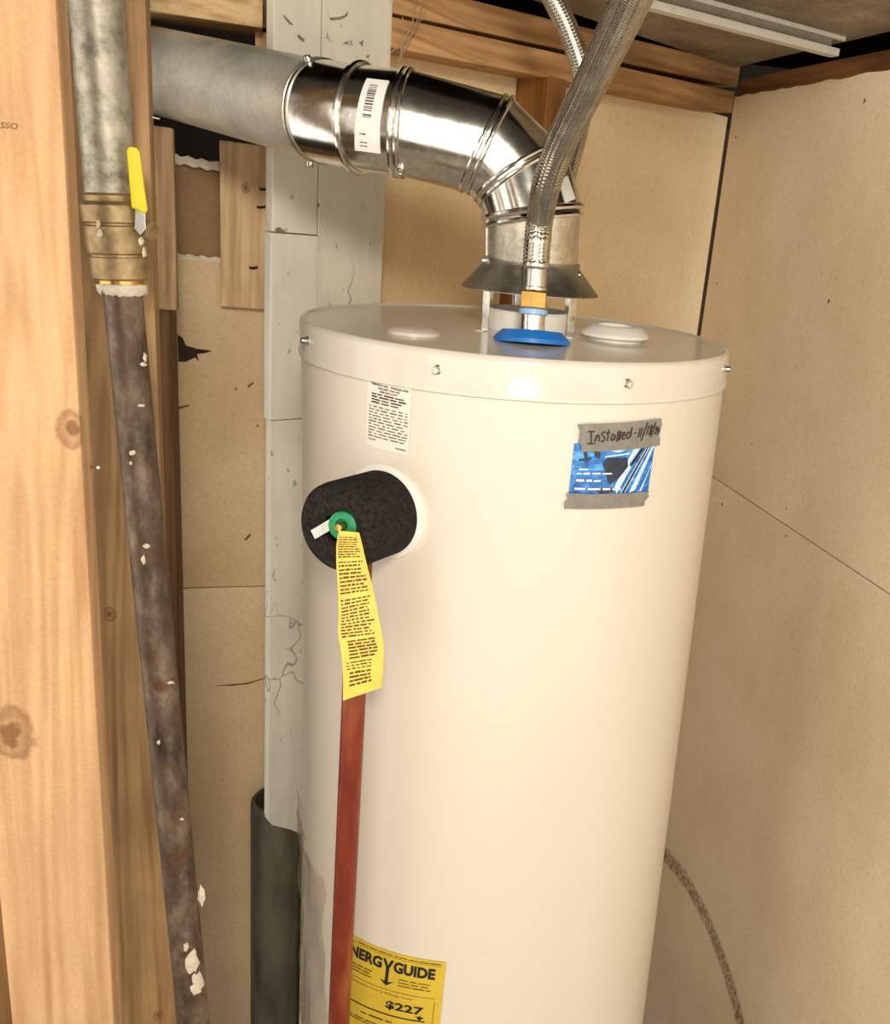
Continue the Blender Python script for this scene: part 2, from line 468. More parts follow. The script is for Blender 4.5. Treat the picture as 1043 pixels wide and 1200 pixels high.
# the stain: a curved dark band low on the sheet
st_pts = [on(x, y, E1, RW) for x, y in ((780, 1003), (812, 1055), (843, 1115), (868, 1200))]
st = [(E2.dot(p), p.z) for p in st_pts]
def circ(a, b, c):
    ax, ay = a; bx, by = b; cx, cy = c
    d = 2 * (ax * (by - cy) + bx * (cy - ay) + cx * (ay - by))
    ux = ((ax * ax + ay * ay) * (by - cy) + (bx * bx + by * by) * (cy - ay) + (cx * cx + cy * cy) * (ay - by)) / d
    uy = ((ax * ax + ay * ay) * (cx - bx) + (bx * bx + by * by) * (ax - cx) + (cx * cx + cy * cy) * (bx - ax)) / d
    return ux, uy, math.hypot(ax - ux, ay - uy)
scx, scy, scr = circ(st[0], st[2], st[3])
sctr = E1 * RW + E2 * scx + Z * scy - Vector(wall_right.location)
def stain(t, col):
    tc = t.n('ShaderNodeTexCoord'); d = t.n('ShaderNodeVectorMath', operation='DISTANCE')
    t.l(tc.outputs['Object'], d.inputs[0]); d.inputs[1].default_value = sctr
    e = t.math('ABSOLUTE', t.math('SUBTRACT', d.outputs['Value'], scr))
    e = t.math('ADD', e, t.math('MULTIPLY', t.math('SUBTRACT', t.noise(t.coord(), 60, 4), 0.5), 0.010))
    g = t.ramp(e, [(0.012, (1, 1, 1, 1)), (0.023, (0, 0, 0, 1))])
    br = t.ramp(t.noise(t.coord((1, 1, 1), loc=(3, 1, 2)), 130, 4, 0.7), [(0.34, (0.12, 0.12, 0.12, 1)), (0.62, (0.9, 0.9, 0.9, 1))])
    return t.mix(t.math('MULTIPLY', g, br), col, lin((122, 96, 62)))
DW1, DW2 = (243, 226, 196), (230, 210, 176)
def sheet_panel(name, z0, z1, mat):
    mb = MB(); hexa(mb, [rw(0.2, z0), rw(tc_, z0), rw(tc_, z0, 0.0127), rw(0.2, z0, 0.0127), rw(0.2, z1), rw(tc_, z1), rw(tc_, z1, 0.0127), rw(0.2, z1, 0.0127)])
    return mb.build(name, mat, wall_right, bevel=0.0008)
sheet_panel('drywall_panel', 0.0, zs - 0.0012, drywall('drywall_lower', DW1, DW2, 1.3, stain=stain))
# upper sheet: ragged top edge
mb = MB(); top = []
n = 60
for i in range(n + 1):
    tt = tc_ + (0.2 - tc_) * i / n; top.append((tt, zt + random.uniform(-0.0022, 0.0022)))
pts = [(tc_, zs + 0.0012)] + top + [(0.2, zs + 0.0012)]
prism(mb, [rw(a, b) for a, b in pts], E1 * 0.0127)
mb.build('drywall_panel', drywall('drywall_upper', DW1, DW2, 2.9), wall_right)
def dent(x, y, w=0.004, h=0.007, ang=0.2, mat='dark_gap'):
    p = on(x, y, E1, RW - 0.0003); mb = MB(); vs = []
    for k in range(9):
        a = 2 * math.pi * k / 9; u, vv = math.cos(a) * w, math.sin(a) * h
        vs.append(p + E2 * (u * math.cos(ang) - vv * math.sin(ang)) + Z * (u * math.sin(ang) + vv * math.cos(ang)))
    prism(mb, vs, E1 * 0.001); mb.build('nail_hole', M[mat], wall_right)
for a in ((1013, 118, .0018, .0035), (971, 353, .002, .004), (862, 161, .002, .003), (840, 332, .0015, .0022), (921, 596, .0016, .0022), (881, 520, .001, .002)): dent(*a)
dent(921, 628, .0016, .0022); dent(846, 591, .003, .0022, 0.4)
dent(921, 594, .0014, .0016, 0, 'sealant')

# back wall: recessed sheets between the framing
zl0 = on(740, 112, N2, BO).z                       # underside of the lower plate
pL = on(447, 300, N2, BO)                          # edge of the white post
def bw(s, z, off): return U2 * s + N2 * off + Z * z
s372_ = 0.6985; sL, sR = U2.dot(pL), U2.dot(corner) + 0.20
sS0 = U2.dot(on(639, 130, N2, BO)); sS1 = sS0 + 0.040          # the stud
back = MB(); hexa(back, [bw(s372_, 0, PO + 0.013), bw(sR, 0, PO + 0.013), bw(sR, 0, PO + 0.03), bw(s372_, 0, PO + 0.03),
                         bw(s372_, zl0, PO + 0.013), bw(sR, zl0, PO + 0.013), bw(sR, zl0, PO + 0.03), bw(s372_, zl0, PO + 0.03)])
wall_back = struct('wall_back', back, M['dark_gap'])
BK1, BK2 = (238, 214, 172), (222, 194, 148)
for i, (a, b) in enumerate(((s372_, sS0 + 0.012), (sS0 + 0.016, U2.dot(on(836.5, 253, N2, PO))))):
    mb = MB(); obox(mb, bw(a, 0, PO), U2 * (b - a), N2 * 0.0125, Z * (zl0 + 0.02))
    mb.build('wall_panel', drywall('back_sheet', BK1, BK2, 5.1 + i), wall_back)

# left back wall: old sheets, torn at the top
def lw(x, y, off=LW): return on(x, y, E2, off)
sLw0, sLw1 = E1.dot(lw(150, 500)), 0.0655
def lp(s, z, d=0.0): return E1 * s + E2 * (LW + d) + Z * z
zA = lw(232, 302).z; zB = lw(232, 186).z; zsm = (lw(215, 688).z + lw(312, 688).z) / 2
le = MB(); obox(le, lp(sLw0, 0, 0.022), E1 * (sLw1 - sLw0), E2 * 0.02, Z * (zB - 0.01))
wall_left = struct('wall_left', le, M['dark_gap'])
LD1, LD2 = (234, 208, 168), (214, 184, 140)
def ragged(s0, s1, z, amp, n=26, seed=1):
    r = random.Random(seed); return [(s0 + (s1 - s0) * i / n, z + amp * math.sin(i * 0.9 + seed) + r.uniform(-amp, amp) * 0.6) for i in range(n + 1)]
mb = MB(); obox(mb, lp(sLw0, 0), E1 * (sLw1 - sLw0), E2 * 0.0125, Z * (zsm - 0.001)); mb.build('wall_panel', drywall('left_sheet_a', LD1, LD2, 8.1), wall_left)
# middle sheet with a chewed hole
hx0, hz0 = E1.dot(lw(208, 410)), lw(215, 410).z
mb = MB(); edge = ragged(sLw0, sLw1, zA, 0.002, 40, 3)
prism(mb, [lp(sLw0, zsm + 0.001)] + [lp(a, b) for a, b in edge] + [lp(sLw1, zsm + 0.001)], E2 * 0.0125)
mb.build('wall_panel', drywall('left_sheet_b', LD1, LD2, 9.6), wall_left)
mb = MB(); obox(mb, lp(sLw0, zA - 0.02, 0.013), E1 * (sLw1 - sLw0), E2 * 0.009, Z * (zB - zA + 0.02))
mb.build('wall_panel', drywall('bare_brown_board', (160, 128, 92), (132, 102, 70), 4.2), wall_left)
def torn(name, z, h, s0, s1, seed, d=-0.0005, slope=0.0):
    lo = ragged(s0, s1, z, 0.0012, 24, seed); hi = ragged(s0, s1, z + h, 0.0012, 24, seed + 5)
    mb = MB(); prism(mb, [lp(a, b + slope * (a - s0), d) for a, b in lo] + [lp(a, b + slope * (a - s0), d) for a, b in reversed(hi)], E2 * 0.012)
    mb.build(name, M['sealant'], wall_left)
torn('torn_edge', lw(232, 305).z, 0.006, E1.dot(lw(207, 300)), E1.dot(lw(260, 300)), 3)
torn('torn_edge', lw(232, 194).z, 0.011, E1.dot(lw(200, 190)), E1.dot(lw(260, 190)), 8, slope=-0.07)
# hole and cracks: dark, with shapes of their own
def scar(pts, off, n, parent, mat='scar', name='crack'):
    mb = MB(); prism(mb, [on(x, y, n, off - 0.0006) for x, y in pts], Vector(n) * 0.001); mb.build(name, M[mat], parent)
scar([(208, 392), (214, 396), (218, 405), (232, 409), (249, 411), (240, 414), (231, 415), (233, 424), (229, 419), (224, 421), (218, 424), (209, 424)], LW, E2, wall_left, 'dark_gap', name='hole')
for a in ([(274, 456), (278, 454), (277, 458)], [(290, 452), (297, 447), (297, 450), (291, 455)], [(300, 498), (304, 498), (302, 501)], [(286, 632), (293, 625), (294, 628), (288, 634)],
          [(250, 804), (270, 802), (290, 800), (312, 794), (312, 795), (290, 802), (270, 804)], [(208, 477), (222, 474), (222, 476), (209, 480)]):
    scar(a, LW, E2, wall_left)

# ------------------------------------------------------------------ framing
def plank(name, pa, pb, hz, depth, label, mat, group=None, up=None, n=None, bevel=0.002, cat='plank'):
    """a length of timber: pa, pb front lower edge ends, hz height, depth behind"""
    mb = MB(); d = pb - pa; nn = Vector(n)
    obox(mb, pa, d, nn * depth, Z * hz)
    return tag(mb.build(name, mat, bevel=bevel), label, cat, group)
old_pine = ((218, 172, 118), (168, 122, 76))
aL, aR = on(448, 54, N2, BO), on(856, 132, N2, BO); aR = aR + U2 * ((RW - 0.001 - E1.dot(aR)) / E1.dot(U2))
aL = aL + (aR - aL) * ((sL + 0.0005 - U2.dot(aL)) / U2.dot(aR - aL))      # butts against the white post
lower_plate = plank('top_plate', aL, aR, 0.0375, 0.0755, 'lower reddish pine wall plate directly above the tan back wall board', wood('pine_plate', *old_pine, along=(1, 1, 0), scale=1.0), n=N2)
bL, bR = on(448, 13, N2, BO + 0.012), on(880, 107, N2, BO + 0.012); bR = bR + U2 * ((RW + 0.0125 - E1.dot(bR)) / E1.dot(U2))
bL = bL + (bR - bL) * ((sL + 0.0005 - U2.dot(bL)) / U2.dot(bR - bL))
plank('top_plate', bL, bR, 0.0385, 0.089, 'upper reddish pine wall plate stacked under the dusty ceiling board', wood('pine_plate_upper', (214, 168, 116), (160, 116, 72), along=(1, 1, 0)), n=N2)
mb = MB(); obox(mb, bw(sS0, 0, BO), U2 * (sS1 - sS0), N2 * 0.074, Z * (zl0 - 0.001))
tag(mb.build('wall_stud', wood('stud_dark_pine', (176, 122, 66), (126, 80, 40)), bevel=0.0015), 'dark pine stud behind the bend of the vent elbow', 'stud')
# the right wall's plate, set on top of the drywall's backing
mb = MB(); zr0 = zt - 0.010; zr1 = (on(926, 84, E1, RW + 0.013).z + on(1043, 54, E1, RW + 0.013).z) / 2
obox(mb, rw(0.2, zr0, 0.0132), E2 * (tc_ + 0.01 - 0.2), E1 * 0.089, Z * (zr1 - zr0))
tag(mb.build('top_plate', wood('right_plate', (150, 104, 62), (104, 68, 36), along=(1, 1, 0)), bevel=0.0015), 'brown timber plate running along the top of the right drywall', 'plank')

# white painted post: boards side by side, cracked paint
def paint_mat(name, c, seed):
    t = NT(name); v = t.coord(loc=(seed, 0, seed))
    col = t.ramp(t.noise(v, 5, 4), [(0.3, tuple(x * 0.8 for x in lin(c)[:3]) + (1,)), (0.65, lin(c))])
    cr = t.n('ShaderNodeTexVoronoi', feature='DISTANCE_TO_EDGE'); cr.inputs['Scale'].default_value = 9
    wv = t.n('ShaderNodeVectorMath', operation='ADD'); ns = t.n('ShaderNodeTexNoise'); ns.inputs['Scale'].default_value = 14; t.l(v, ns.inputs['Vector'])
    sc_ = t.n('ShaderNodeVectorMath', operation='SCALE'); sc_.inputs['Scale'].default_value = 0.12; t.l(ns.outputs['Color'], sc_.inputs[0])
    t.l(v, wv.inputs[0]); t.l(sc_.outputs[0], wv.inputs[1]); t.l(wv.outputs[0], cr.inputs['Vector'])
    msk = t.ramp(t.noise(v, 4, 2), [(0.52, (0, 0, 0, 1)), (0.6, (1, 1, 1, 1))])
    ed = t.ramp(cr.outputs['Distance'], [(0.0, (1, 1, 1, 1)), (0.018, (0, 0, 0, 1))])
    col = t.mix(t.math('MULTIPLY', t.math('MULTIPLY', ed, msk), 0.75), col, lin((96, 84, 64)))
    fl = t.ramp(t.noise(t.coord((1, 1, 0.6)), 95, 3), [(0.66, (0, 0, 0, 1)), (0.72, (1, 1, 1, 1))])
    col = t.mix(t.math('MULTIPLY', fl, 0.6), col, lin((120, 106, 84)))
    gr = t.noise(t.coord((60, 60, 4)), 1, 4)
    col = t.mix(0.35, col, t.ramp(gr, [(0.35, (0.82, 0.8, 0.77, 1)), (0.6, (1, 1, 1, 1))]), 'MULTIPLY')
    t.bump(t.noise(v, 60, 4), 0.25, 0.001)
    return t.done(col, 0.7, 0, 0.3)
post = thing('painted_post', bw(U2.dot(on(372, 300, N2, BO)), 0, BO), 'white painted post of cracked boards behind the heater\'s left side', 'post')
s319, s372, s447, s313 = (U2.dot(on(x, y, N2, BO)) for x, y in ((319, 200), (372, 240), (447, 300), (314, 450)))
z273 = on(345, 274, N2, BO).z; z490 = on(345, 490, N2, BO).z; z970 = on(335, 970, N2, BO).z
wp = paint_mat('white_paint', (230, 223, 204), 1.0); wp2 = paint_mat('white_paint_b', (232, 228, 213), 4.0)
zpt = ZC + 0.1402
mb = MB(); obox(mb, bw(s372 + 0.0006, 0, BO - 0.003), U2 * (s447 - s372 - 0.0006), N2 * 0.0118, Z * zpt); mb.build('board', wp, post, bevel=0.0012)
mb = MB(); obox(mb, bw(s447 - 0.0565, 0, BO + 0.0085), U2 * 0.056, N2 * 0.055, Z * zpt); mb.build('core', wood('post_core', (150, 120, 84), (112, 84, 54)), post, bevel=0.001)
mb = MB(); obox(mb, bw(s319, z273 + 0.0008, BO - 0.001), U2 * (s372 - s319 - 0.0004), N2 * 0.018, Z * (zpt - z273)); mb.build('board', wp, post, bevel=0.0012)
mb = MB(); obox(mb, bw(s313, z490 + 0.0005, BO - 0.006), U2 * (s372 - s313 - 0.0002), N2 * 0.018, Z * (z273 - z490 - 0.001)); mb.build('board', wp2, post, bevel=0.0015)
mb = MB(); lo = []
s316 = U2.dot(on(314, 700, N2, BO)); s36 = s372 + 0.004
for x, y in ((314.5, 958), (316, 963), (319, 967), (328, 969), (340, 972), (352, 977), (358, 979)):
    q = on(x, y, N2, BO - 0.006); lo.append((U2.dot(q), q.z))
lo[0] = (s316, lo[0][1]); lo[-1] = (s36, lo[-1][1])
prism(mb, [bw(a, b, BO - 0.006) for a, b in lo] + [bw(s36, z490 - 0.0005, BO - 0.006), bw(s316, z490 - 0.0005, BO - 0.006)], N2 * 0.014); mb.build('board', wp2, post)
# damage flakes on the post
for pts in ([(332, 17), (338, 23), (344, 29), (340, 28), (334, 21)], [(350, 40), (357, 46), (356, 49), (349, 43)], [(386, 21), (396, 20), (404, 18), (408, 13), (407, 19), (400, 23), (388, 24)], [(402, 50), (409, 48), (407, 53)], [(421, 50), (426, 47), (425, 55)],
            [(323, 268), (328, 266), (335, 272), (324, 273)], [(429, 66), (434, 64), (432, 68)], [(372, 238), (374, 238), (374, 243), (372, 242)]):
    scar(pts, BO - 0.003, N2, post, 'flake', 'paint_flake')

# grey duct standing on the floor under the post's short board
gc = on(326, 985, E2, 1.387); gz = on(296, 938, E2, 1.387).z; gr = 0.0430
gcy = MB(); lathe(gcy, (gc.x, gc.y, 0), Z, [(gr, 0), (gr, gz - 0.010), (gr - 0.0006, gz - 0.003), (gr - 0.003, gz), (gr - 0.007, gz), (gr - 0.007, gz - 0.2)], 48, True)
tg = NT('grey_clay'); vv = tg.coord()
cg = tg.ramp(tg.noise(tg.coord((6, 6, 1.2)), 5, 4), [(0.3, lin((62, 58, 46))), (0.7, lin((112, 106, 90)))])
tg.bump(tg.noise(vv, 60, 3), 0.2, 0.001)
tag(gcy.build('floor_duct', tg.done(cg, 0.55, 0.2), smooth=True), 'dull grey round metal duct standing below the white post', 'duct')

# left studs
def stud(x, y, off, width, thick, mat, label, z0=0.0, z1=None, name='wall_stud', from_right=True):
    p = on(x, y, E2, off); mb = MB(); z1 = z1 or ZC + 0.1402
    a = E1 * (E1.dot(p) - width) + E2 * off + Z * z0
    obox(mb, a, E1 * width, E2 * thick, Z * (z1 - z0))
    return tag(mb.build(name, mat, bevel=0.003), label, 'stud'), a
def kn(x, y, off, base): return tuple(on(x, y, E2, off) - base)
def stud_base(x, y, off, width, thick, z0=0.0):
    p = on(x, y, E2, off); a = E1 * (E1.dot(p) - width) + E2 * off; c = a + E1 * width / 2 + E2 * thick / 2
    return Vector((c.x, c.y, z0))
O1 = 0.68; w1 = E1.dot(on(100, 600, E2, O1)) - E1.dot(on(6, 1125, E2, O1))
b1 = stud_base(100, 600, O1, w1, 0.038)
stud1 = stud(100, 600, O1, w1, 0.038, wood('fresh_pine', (210, 168, 124), (180, 136, 92), knots=[(kn(84, 503, O1, b1), 0.010), (kn(14, 860, O1, b1), 0.016)], patch=0.25),
     'pale fresh pine stud, the broadest one, with two knots')[0]
_vs, _fs = fit_text('SSO', 0, 0, 1, 1, 0.01); mb = MB(); q0, q1, q2 = on(0.5, 150, E2, O1 - 0.0004), on(20.5, 151.5, E2, O1 - 0.0004), on(1, 143, E2, O1 - 0.0004)
mb.add([q0 + (q1 - q0) * u + (q2 - q0) * v_ for u, v_ in _vs], _fs); mb.build('grade_stamp', M['scar'], stud1)
O2 = 0.99; b2 = stud_base(177, 200, O2, 0.089, 0.038)
stud(177, 200, O2, 0.089, 0.038, wood('pine_behind', (196, 158, 110), (146, 108, 68), knots=[(kn(185, 1190, O2, b2), 0.006), (kn(128, 720, O2, b2), 0.006)]), 'tan pine stud directly behind the iron gas pipe')
mb = MB(); p = on(2, 1125, E2, 0.74)
obox(mb, E1 * (E1.dot(p) - 0.10) + E2 * 0.74, E1 * 0.11, E2 * 0.02, Z * (ZC + 0.13))
tag(mb.build('side_board', wood('side_brown', (150, 108, 62), (108, 72, 38)), bevel=0.001), 'brown board edge behind the broad pale stud', 'plank')
O3 = 1.30
stud(206, 600, O3, 0.10, 0.089, wood('stud_shadow', (120, 84, 50), (82, 54, 30)), 'stud in the gap beside the old torn wall, shade put into its brown', z1=on(200, 160, E2, O3).z)  # the dark brown carries the shade this stud stands in
p0 = on(178, 362, E2, O3 - 0.02); p1 = on(203, 150, E2, O3 - 0.02)
mb = MB(); obox(mb, Vector((p0.x, p0.y, p0.z)) - E1 * 0.02, E1 * (E1.dot(p1) - E1.dot(p0) + 0.02), E2 * 0.0204, Z * (p1.z - p0.z))
tag(mb.build('board_stub', wood('stub_pine', (200, 166, 122), (150, 116, 78)), bevel=0.003), 'short weathered board nailed upright beside the torn brown board', 'plank')
# small nailed board
q0, q1 = on(259, 359, E2, LW - 0.020), on(318, 172, E2, LW - 0.020)
nb = thing('nailed_board', E1 * E1.dot(q0) + E2 * LW + Z * q0.z, 'short pale pine board with nails between torn wall and white post', 'plank')
mb = MB(); obox(mb, E1 * E1.dot(q0) + E2 * (LW - 0.020) + Z * q0.z, E1 * (E1.dot(q1) - E1.dot(q0) + 0.03), E2 * 0.0202, Z * (q1.z - q0.z))
mb.build('board', wood('nailed_pine', (234, 200, 152), (200, 158, 108), knots=[(tuple(on(288, 221, E2, LW - 0.020) - Vector(nb.location)), 0.006)], patch=0.3), nb, bevel=0.0015)
for x, y in ((309, 222), (306, 243), (297, 314), (316, 300)):
    p = on(x, y, E2, LW - 0.020); mb = MB()
    tube(mb, [p - E1 * 0.005 - E2 * 0.001, p - E2 * 0.0035, p + E1 * 0.005 + Z * 0.0015 - E2 * 0.001], 0.0016, 8)
    mb.build('nail', M['ink'], nb)
# boards over the opening above the duct
q0, q1 = on(165, 11, E2, LW - 0.09), on(308, 33, E2, LW - 0.09)
mb = MB(); obox(mb, q0, q1 - q0, E2 * 0.089, Z * 0.038)
tag(mb.build('header_plank', wood('header_pine', (214, 182, 130), (168, 128, 80), along=(1, 0, 0)), bevel=0.0015), 'pale pine plank over the dark opening above the vent duct', 'plank')
q0 = on(299, 60, E2, LW - 0.05); q1 = on(321, 37, E2, LW - 0.05)
mb = MB(); obox(mb, q0 - Z * 0.03, E1 * (0.085 - E1.dot(q0)), E2 * 0.05, Z * (on(308, 33, E2, LW - 0.09).z + 0.0004 - q0.z + 0.03))
tag(mb.build('wood_block', wood('block_pine', (206, 166, 116), (170, 128, 84)), bevel=0.001), 'small tan wood block wedged between vent duct and white post', 'block')
q0 = on(309, 36, E2, LW - 0.03)
mb = MB(); obox(mb, q0 + Z * 0.003 - E1 * 0.0014, E1 * 0.081, E2 * 0.03, Z * 0.06)
tag(mb.build('wood_block', wood('block_brown', (160, 110, 64), (112, 74, 40)), bevel=0.001), 'darker brown wood block at the end of the pale header plank', 'block')
# white channel screwed under the ceiling board
fa, fb = onz(700, -7, ZC - 0.030), onz(983, 66, ZC - 0.030)
fd = (fb - fa).normalized(); fp = Z.cross(fd).normalized()
if fp.y < 0: fp = -fp
fx = thing('light_channel', (fa + fb) / 2, 'slim white metal light channel under the dusty ceiling board', 'light fixture')
L_ = (fb - fa).length
mb = MB(); obox(mb, fa, fd * L_, fp * 0.020, Z * 0.0015); obox(mb, fa + Z * 0.0012, fd * L_, fp * 0.0015, Z * 0.009); mb.build('cover', M['fixture'], fx, bevel=0.0005)
mb = MB(); obox(mb, fa + fp * 0.007 + Z * 0.0235, fd * (L_ + 0.014), fp * 0.0068, Z * 0.0062); mb.build('rear_lip', M['fixture'], fx, bevel=0.0005)
mb = MB(); obox(mb, fa + fp * 0.014 + Z * 0.0013, fd * (L_ - 0.006), fp * 0.012, Z * 0.0289); mb.build('base', plain('fixture_shade', (150, 140, 120), 0.6), fx)

# ================================================================== gas line on the left
OP = 0.945
def gp(x, y, off=OP): return on(x, y, E2, off)
gas = thing('gas_pipe', Vector((gp(227, 1200, 0.88).x, gp(227, 1200, 0.88).y, 0)), 'old iron gas pipe running up beside the tan stud', 'pipe')
t = NT('galv_old'); v = t.coord()
c0 = t.ramp(t.noise(v, 60, 5, 0.7), [(0.3, lin((120, 112, 98))), (0.5, lin((176, 168, 150))), (0.7, lin((206, 198, 180)))])
t.bump(t.noise(v, 150, 3), 0.3, 0.001); M['galv_old'] = t.done(c0, 0.45, 0.65)
t = NT('black_iron'); v = t.coord()
c0 = t.ramp(t.noise(t.coord((1, 1, 0.5)), 45, 6, 0.7), [(0.32, lin((62, 46, 34))), (0.5, lin((104, 86, 68))), (0.68, lin((142, 124, 104)))])
c0 = t.mix(t.ramp(t.noise(t.coord(loc=(2, 5, 1)), 26, 4), [(0.6, (0, 0, 0, 1)), (0.68, (1, 1, 1, 1))]), c0, lin((104, 66, 42)))
t.bump(t.noise(v, 120, 4), 0.4, 0.001); M['iron'] = t.done(c0, 0.5, 0.35)
up0, up1 = gp(131, 240), gp(107, -62)
mb = MB(); tube(mb, [up0 - (up1 - up0).normalized() * 0.01, up0, up1], 0.0205, 32); mb.build('upper_pipe', M['galv_old'], gas, smooth=True)
lo0, lo1 = gp(143, 336, 0.940), gp(227, 1200, 0.885)
dl = (lo1 - lo0).normalized(); lo2 = lo0 + dl * (lo0.z / -dl.z)
mb = MB(); tube(mb, [lo0 - dl * 0.012, lo0 + dl * 0.2, lo0 + dl * 0.5, lo2], [0.0160, 0.0160, 0.0160, 0.0164], 32); mb.build('lower_pipe', M['iron'], gas, smooth=True)
# thread and sealant ring under the valve
r_ = random.Random(5)
mb = MB(); lathe(mb, gp(142, 326, 0.941), dl, [(0.0185, -0.002), (0.0195, 0), (0.0188, 0.003), (0.0195, 0.006), (0.0185, 0.009), (0.017, 0.010)], 24); mb.build('thread', M['brass'], gas, smooth=True)
mb = MB(); prof = []
vs = []; fs = []; nseg = 36
a_, b_ = frame(dl)
ctr = gp(143, 334, 0.9405)
for j, (rr, hh) in enumerate(((0.0175, -0.002), (0.0205, 0.0), (0.0202, 0.003), (0.0172, 0.006))):
    for k in range(nseg):
        an = 2 * math.pi * k / nseg; w = 1 + 0.03 * r_.uniform(-1, 1); vs.append(ctr + dl * (hh + (r_.uniform(0, 0.004) if j > 1 else 0)) + (a_ * math.cos(an) + b_ * math.sin(an)) * rr * w)
for j in range(3):
    for k in range(nseg): fs.append((j * nseg + k, j * nseg + (k + 1) % nseg, (j + 1) * nseg + (k + 1) % nseg, (j + 1) * nseg + k))
mb.add(vs, fs); mb.build('pipe_sealant', M['sealant'], gas, smooth=True)
def cyl_hit(x, y, P, d, r):
    w = ray(x, y); o = EYE - P; o2 = o - d * o.dot(d); w2 = w - d * w.dot(d)
    a = w2.dot(w2); b = 2 * o2.dot(w2); c = o2.dot(o2) - r * r
    t_ = (-b - math.sqrt(max(0, b * b - 4 * a * c))) / (2 * a); return EYE + w * t_
def drip(parent, px, rx, ry, P, d, r, seed, name='paint_drip'):
    """an irregular flat splash of paint lying on a pipe"""
    rr = random.Random(seed); n_ = 14; mb = MB(); vs = []; fs = []
    ring = [(math.cos(2 * math.pi * k / n_) * rx * rr.uniform(0.55, 1.15), math.sin(2 * math.pi * k / n_) * ry * rr.uniform(0.6, 1.15)) for k in range(n_)]
    for sc_, lf in ((1.0, -0.0004), (0.9, 0.0007), (0.5, 0.0011), (0.0, 0.0012)):
        for a, b in ring: vs.append(cyl_hit(px[0] + a * sc_, px[1] + b * sc_, P, d, r + lf))
    for j in range(3):
        for k in range(n_): fs.append((j * n_ + k, j * n_ + (k + 1) % n_, (j + 1) * n_ + (k + 1) % n_, (j + 1) * n_ + k))
    mb.add(vs, fs); return mb.build(name, M['sealant'], parent, smooth=True)
RL = 0.0160
for i, (x, y, rx, ry) in enumerate(((168, 427, 5, 3), (170, 419, 3, 7), (155, 531, 4, 4), (153, 543, 2, 3), (172, 640, 5, 3), (168, 656, 3, 6), (226, 1128, 9, 16), (232, 1150, 8, 14), (229, 1160, 10, 7), (236, 1049, 5, 13), (218, 1110, 4, 6), (186, 870, 3, 3), (166, 475, 6, 2), (200, 800, 5, 2), (213, 960, 3, 2))):
    drip(gas, (x, y), rx, ry, lo0, dl, RL, 20 + i)

# ball valve with yellow lever
val = thing('gas_valve', gp(138, 330, 0.942), 'dirty brass ball valve on the gas pipe with yellow lever', 'valve')
va, vb = gp(143, 328, 0.942), gp(132, 238, 0.944); dv = (vb - va).normalized(); Lv = (vb - va).length
mb = MB(); lathe(mb, va, dv, [(0.020, 0), (0.0238, 0.002), (0.0238, 0.30 * Lv), (0.0225, 0.31 * Lv), (0.0225, 0.34 * Lv), (0.0246, 0.36 * Lv), (0.0252, 0.5 * Lv), (0.0248, 0.70 * Lv), (0.0235, 0.72 * Lv), (0.0235, 0.74 * Lv), (0.0262, 0.76 * Lv), (0.0262, 0.97 * Lv), (0.0245, 1.0 * Lv), (0.0205, 1.0 * Lv)], 12 * 3)
mb.build('body', M['bronze'], val, smooth=True, angle=math.radians(25))
mb = MB(); lathe(mb, vb, dv, [(0.0212, 0.0), (0.0224, 0.002), (0.0224, 0.006), (0.0206, 0.008)], 32); mb.build('collar', M['bronze'], val, smooth=True)
sp = gp(163, 268, 0.935); sdir = (E1 * 0.75 - E2 * 0.66).normalized()
mb = MB(); lathe(mb, sp - sdir * 0.012, sdir, [(0.008, 0), (0.008, 0.014), (0.0055, 0.015), (0.0055, 0.022), (0.0075, 0.0225), (0.0075, 0.027), (0.004, 0.0275)], 12); mb.build('stem', M['bronze'], val, smooth=True)
hp = [(148, 176), (151, 171), (160, 173), (164, 178), (168, 210), (173, 247), (170, 251), (160, 246), (154, 244), (151, 210)]
mb = MB(); prism(mb, [gp(x, y, 0.917) for x, y in hp], E2 * 0.006); mb.build('lever', M['yellow_vinyl'], val, bevel=0.0018)
mb = MB(); prism(mb, [gp(x, y, 0.919) for x, y in ((158, 243), (170, 247), (171, 268), (164, 276), (157, 268))], E2 * 0.003); mb.build('lever_plate', M['steel'], val, bevel=0.0006)
for i, (x, y, rx, ry) in enumerate(((115, 262, 4, 5), (117, 274, 4, 5), (165, 282, 4, 6), (169, 296, 3, 7))): drip(val, (x, y), rx, ry, va, dv, 0.0255, 60 + i)
# nails in the left framing
for (x0, y0, x1, y1, o0, o1, lb) in ((103, 547, 115, 548, 0.718, 0.70, 'thin bright nail sticking out of the broad pale stud'), (172, 135, 187, 139, 0.995, 0.99, 'thin pale nail beside the vent duct\'s far end')):
    a, b = gp(x0, y0, o0), gp(x1, y1, o1); mb = MB(); tube(mb, [a - E1 * 0.012, a, b], [0.0011, 0.0011, 0.0011], 8); tag(mb.build('nail', M['steel']), lb, 'nail')

